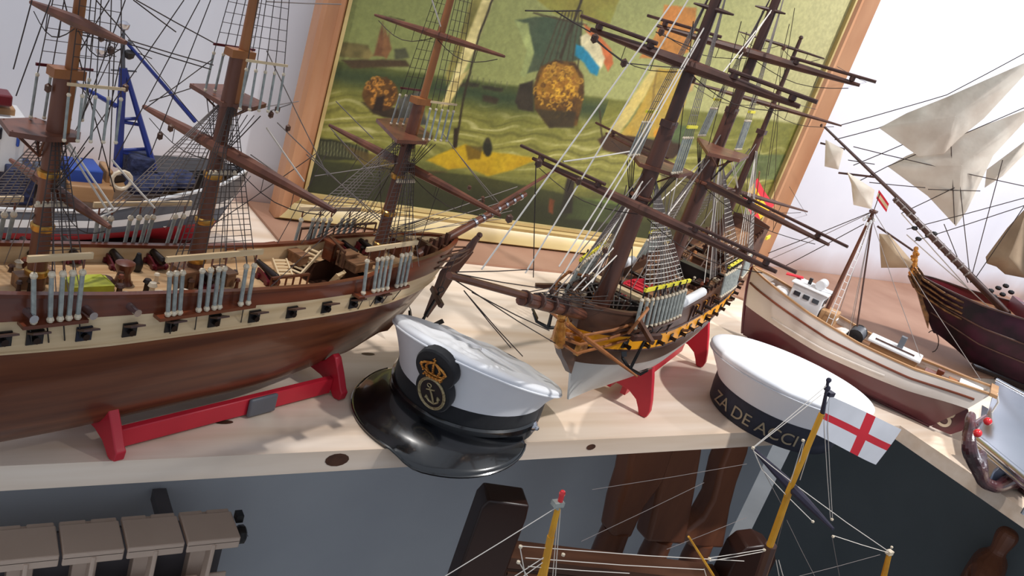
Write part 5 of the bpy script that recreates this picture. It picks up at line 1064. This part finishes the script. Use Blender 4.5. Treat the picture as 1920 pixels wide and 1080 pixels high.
# visor
def visor(ins,dz):
    rows=[]
    for k in range(41):
        t=-1.36+2.72*k/40; c=math.cos(t/1.36*PI/2); e=.055*max(0,c)**.62; row=[]
        for j in range(9):
            q=j/8; r0=.0985-ins; x=(r0+e*q)*math.cos(t)*1.0+.012*q*c; y=(r0*.95+e*q*1.05)*math.sin(t); z=.020-.006*(1-c)-(.027*q**1.5)*c+.006*c*(1-abs(2*q-1))*.6
            wy=CP[1]+x*math.sin(ca)+y*math.cos(ca)
            kb=sm(SE-.004,SE-.034,wy) if False else max(0,min(1,(SE-.003-wy)/.03)); kb=kb*kb*(3-2*kb); z=z*kb+max(z,.0045)*(1-kb)
            z+=dz
            row.append((x,y,z))
        rows.append(row)
    return rows
b=MB(); up,lo=visor(0,0),visor(0,-.0022); I=b.loft(up,closed=False); J=b.loft([r[::-1] for r in lo],closed=False)
n9=8
for k in range(40): b.face((I[k][8],I[k+1][8],J[k+1][0],J[k][0])); 
b.build('visor',M['patent'],cap,ang=70)
b=MB(); b.tube([Vector(r[8])+Vector((0,0,-.001)) for r in up[1:-1]],.0017,6); b.build('visor_edge',M['patent'],cap)
b=MB(); rr=[]
for t in np.linspace(-1.5,1.5,40):
    z=.0265-.006*math.cos(t); rr.append([(.1003*math.cos(t),.0955*math.sin(t),z-.0055),(.1028*math.cos(t),.0978*math.sin(t),z-.003),(.1028*math.cos(t),.0978*math.sin(t),z+.003),(.1003*math.cos(t),.0955*math.sin(t),z+.0055)])
b.loft(rr,cap=True); b.build('chin_strap',M['patent'],cap)
for s_ in(-1,1):
    b=MB(); b.M=Matrix.Translation((.006,s_*.0965,.024))@Matrix.Rotation(-s_*PI/2,4,'X'); b.lathe([(.001,-.004),(.007,-.003),(.0075,0),(.005,.003),(.001,.004)],n=14); b.sphere((0,0,.004),.0035,8); b.build('strap_button',M['silver'],cap)
# badge on the front
bm_=Matrix.Translation((.1005,.012,.050))@Matrix.Rotation(.10,4,'Z')@Matrix(((0,0.22,.97,0),(1,0,0,0),(0,.97,-.22,0),(0,0,0,1)))
bm_=Matrix.Translation((.1125,.004,.0735))@Matrix(((0,.34,.94,0),(1,0,0,0),(0,.94,-.34,0),(0,0,0,1)))  # local x sideways, y up the badge, z outwards
b=MB(); b.M=bm_; rt_=[]
for y in np.concatenate([-.014-.029*np.cos(np.linspace(0,PI/2,9)),np.linspace(-.012,.02,12),.0205+.026*np.sin(np.linspace(.05,PI/2,9))]):
    w1=.0235*math.sqrt(max(0,1-((y+.014)/.0292)**2)); w2=.0262*math.sqrt(max(0,1-((y-.0205)/.0262)**2)); rt_.append((max(w1,w2,.0003),y))
out=rt_+[(-x,y) for x,y in rt_[::-1]]
R=[[(x*k,y*k,z) for x,y in out] for k,z in((1,-.006),(1,.0035),(.96,.0055),(.5,.006),(.01,.006))]; b.loft(R); bf=b.build('badge_felt',M['capblack'],cap)
b=MB(); b.M=bm_; c0=(0,-.014)
for rx,ry,r in((.0175,.0225,.0012),(.0157,.0206,.0007)): b.tube([(c0[0]+rx*math.cos(t),c0[1]+ry*math.sin(t),.0072) for t in np.linspace(0,2*PI,40)],r,6)
b.build('oval_rope_ring',M['silverthread'],bf)
b=MB(); b.M=bm_; b.prism([(c0[0]+.0155*math.cos(t),c0[1]+.0205*math.sin(t),.0058) for t in np.linspace(0,2*PI,32)[:-1]],(0,0,.0008)); b.build('oval_field',mat('badge_field',rgb(40,28,30),.7),bf)
b=MB(); b.M=bm_@Matrix.Translation((0,c0[1],.0074))@Matrix.Rotation(.32,4,'Z'); 
b.tube([(0,.009,0),(0,-.013,0)],.0011,6); b.tube([(-.0055,.0055,0),(.0055,.0055,0)],.0009,6); b.tube([(-.0085,-.0055,0),(-.006,-.011,0),(0,-.0138,0),(.006,-.011,0),(.0085,-.0055,0)],.0012,6); b.tube([(.0026*math.cos(t),.0115+.0026*math.sin(t),0) for t in np.linspace(0,2*PI,14)],.0007,5)
for s_ in(-1,1): b.prism([(s_*.0105,-.0065,-.0005),(s_*.0078,-.0025,-.0005),(s_*.006,-.0075,-.0005)],(0,0,.0016))
b.tube([(.002*math.sin(3*t),.009-.022*t,.0012) for t in np.linspace(0,1,14)],.0006,5); b.build('badge_anchor',M['silverthread'],bf)
b=MB(); b.M=bm_@Matrix.Translation((.0,.014,.0068))
arc=lambda w,h,y: [(w*u,y+h*(1-u*u),.0012*(1-u*u)) for u in np.linspace(-1,1,12)]
b.tube([(u*.0115,-.001-.0016*(1-u*u),.001*(1-u*u)) for u in np.linspace(-1,1,12)],.0022,6); b.tube([(u*.0125,.0035-.0016*(1-u*u),.001*(1-u*u)) for u in np.linspace(-1,1,12)],.0012,6)
for x0,x1 in((-.0125,-.0165),(-.0062,-.0095),(0,0),(.0062,.0095),(.0125,.0165)):
    b.tube([(x0,.003,.001),(x1,.010,.0022),(x1*.75,.0165-abs(x1)*.12,.0022),(x1*.15,.0185,.0012)],[.0012,.0014,.0014,.001],6)
    for t in range(4): b.sphere((x0+(x1-x0)*t/4*1.05,.004+.0028*t,.0028),.0013,6)
for x in np.linspace(-.011,.011,6): b.sphere((x,-.0015,.0032),.0015,6)
b.sphere((0,.0195,.0012),.0018,6); b.tube([(0,.020,.0012),(0,.0255,.0012)],.0007,5); b.tube([(-.002,.0232,.0012),(.002,.0232,.0012)],.0007,5); b.build('badge_crown',M['gold'],bf)

# ------------------------------------------------------------------ sailor hat
HC=(1.108,.722); ha=math.atan2(-HC[1],-HC[0]); hat=thing('sailor_hat',(HC[0],HC[1],ZS),ha,'round white sailor hat with navy lettered ribbon at the inner corner of shelf','hat')
def hr(r,z,tilt,sh=0,sq=.96): return [(r*math.cos(t)+sh,r*sq*math.sin(t)*1.0,z+tilt*r*math.cos(t)) for t in an_]
HT=.10
b=MB(); b.loft([hr(.094,.002,0,sq=1),hr(.098,.0,0,sq=1),hr(.1,.002,0,sq=1),hr(.102,.020,0,sq=1),hr(.103,.040,.02,sq=1),hr(.097,.041,.02,sq=1)]); b.build('ribbon_band',M['navy'],hat)
b=MB(); R=[hr(.1015,.0385,.02,sq=1)]
for k in range(1,9):
    q=k/8; R.append(hr(.102+.026*q**1.15,.039+.038*q,.02+(HT-.02)*q,.004*q,sq=1))
b.loft(R); b.build('hat_side',M['hatwhite'],hat)
b=MB(); R=[hr(.128,.077,HT,.004,1)]
for k in range(1,8): a=k/7*PI/2; R.append(hr(.128+.004*math.sin(2*a)-.013*(1-math.cos(a)),.077+.012*math.sin(a),HT,.004,1))
for q in(.8,.6,.4,.2,.03): R.append(hr(.115*q,.089+.004*(1-q*q),HT*.115*q/max(.115*q,1e-6),.004,1))
b.loft(R,cap=True); b.build('hat_top',M['hatwhite'],hat,ang=70)
b=MB(); pts=hr(.1287,.0765,HT,.004,1); b.tube(pts+pts[:1],.0009,6,cap=False); b.build('seam',M['capwhite'],hat)
# ribbon lettering wrapped round the band
v_,f_=textmesh('ZA DE ACCI',.030,.0004); xs=[p[0] for p in v_]; wtot=max(xs); b=MB()
T0=-.98
for x,y,z in v_:
    t=T0+x/.103*.93; r=.1022+(.001*((.008+y)/.04))+(.0009 if z>0 else 0); b.pv((r*math.cos(t),r*math.sin(t),.010+y*.86))
for q in f_: b.face(q)
b.build('ribbon_lettering',M['letter'],hat,smooth=False,label='dull gold letters')

# ------------------------------------------------------------------ silver case with carved stand at the right edge
S0=onz(1850,850); sv_=thing('silver_case',(S0[0],S0[1],ZS),math.radians(-63),'shiny silver metal case with bright rolled rim resting at right shelf edge','case')
def sl(px,py,z):
    p=onz(px,py,z)-np.array([S0[0],S0[1],ZS]); a=math.radians(-63); return Vector((p[0]*math.cos(a)+p[1]*math.sin(a),-p[0]*math.sin(a)+p[1]*math.cos(a),p[2]))
a0,a1=sl(1834,826,.945),sl(1960,930,.945); t0,t1=sl(1868,712,1.0),sl(1975,770,1.0)
b=MB(); N=10; rings=[]
for k in range(N+1):
    q=k/N; lift=.012*math.sin(PI*q); rings.append([a0.lerp(t0,q)+Vector((0,0,lift)),a1.lerp(t1,q)+Vector((0,0,lift))])
back=[[p+Vector((0,.004,-.004)) for p in r] for r in rings]; b.loft(rings,closed=False); b.loft(back[::-1],closed=False); b.build('curved_lid',M['silver'],sv_)
b=MB(); b.prism([a0,a1,Vector((t1.x,t1.y,a1.z)),Vector((t0.x,t0.y,a0.z))],(0,0,-.010)); b.build('base_tray',M['silver'],sv_,smooth=False)
b=MB(); b.tube([a0,a1],.0085,12); b.tube([a0+Vector((0,-.004,-.009)),a1+Vector((0,-.004,-.009))],.004,10); b.build('rolled_rim',M['silver'],sv_)
b=MB(); b.tube([t0,t1],.004,10); b.build('hinge_rod',M['silver'],sv_)
b=MB()
for p in(a0.lerp(a1,.1),a0.lerp(a1,.9),t0.lerp(t1,.1),t0.lerp(t1,.9)): b.tube([(p.x,p.y,0),(p.x,p.y,a0.z-.008)],.004,8)
b.build('case_foot',M['silver'],sv_)
cs=thing('carved_stand',(S0[0],S0[1],ZS),math.radians(-63),'glossy dark red carved stand with grey blue fin and red beads at right shelf edge','stand')
def cpt(px,py,z,r): p=sl(px,py,z); return (p.x,p.y,p.z,r)
vv=[cpt(1822,775,1.0,.007),cpt(1814,810,.985,.011),cpt(1818,845,.96,.013),cpt(1832,880,.93,.012),cpt(1845,905,.912,.011),cpt(1870,915,.910,.010),cpt(1895,900,.918,.014),cpt(1915,905,.912,.014),cpt(1945,930,.912,.012),cpt(1842,845,.95,.009),cpt(1836,790,.995,.005),cpt(1850,780,1.0,.004)]
skinned('carved_body',vv,[(4,3),(3,2),(2,1),(1,0),(4,5),(5,6),(6,7),(7,8),(3,9),(1,10),(10,11)],cs,M['redwoodgloss'])
b=MB(); P_=[sl(1848,912,.902),sl(1872,915,.902),sl(1892,905,.905),sl(1884,868,.945),sl(1862,885,.925)]; b.prism(P_,(0,.010,.002)); fo=b.build('fin',M['fin'],cs,ang=20,label='grey blue fin'); bv=fo.modifiers.new('bevel','BEVEL'); bv.width=.003; bv.segments=2
for x,y,z in((1833,812,1.0),(1852,790,1.005)):
    b=MB(); b.sphere(sl(x,y,z),.0065,12); b.build('bead',M['redball'],cs,label='bright red bead')
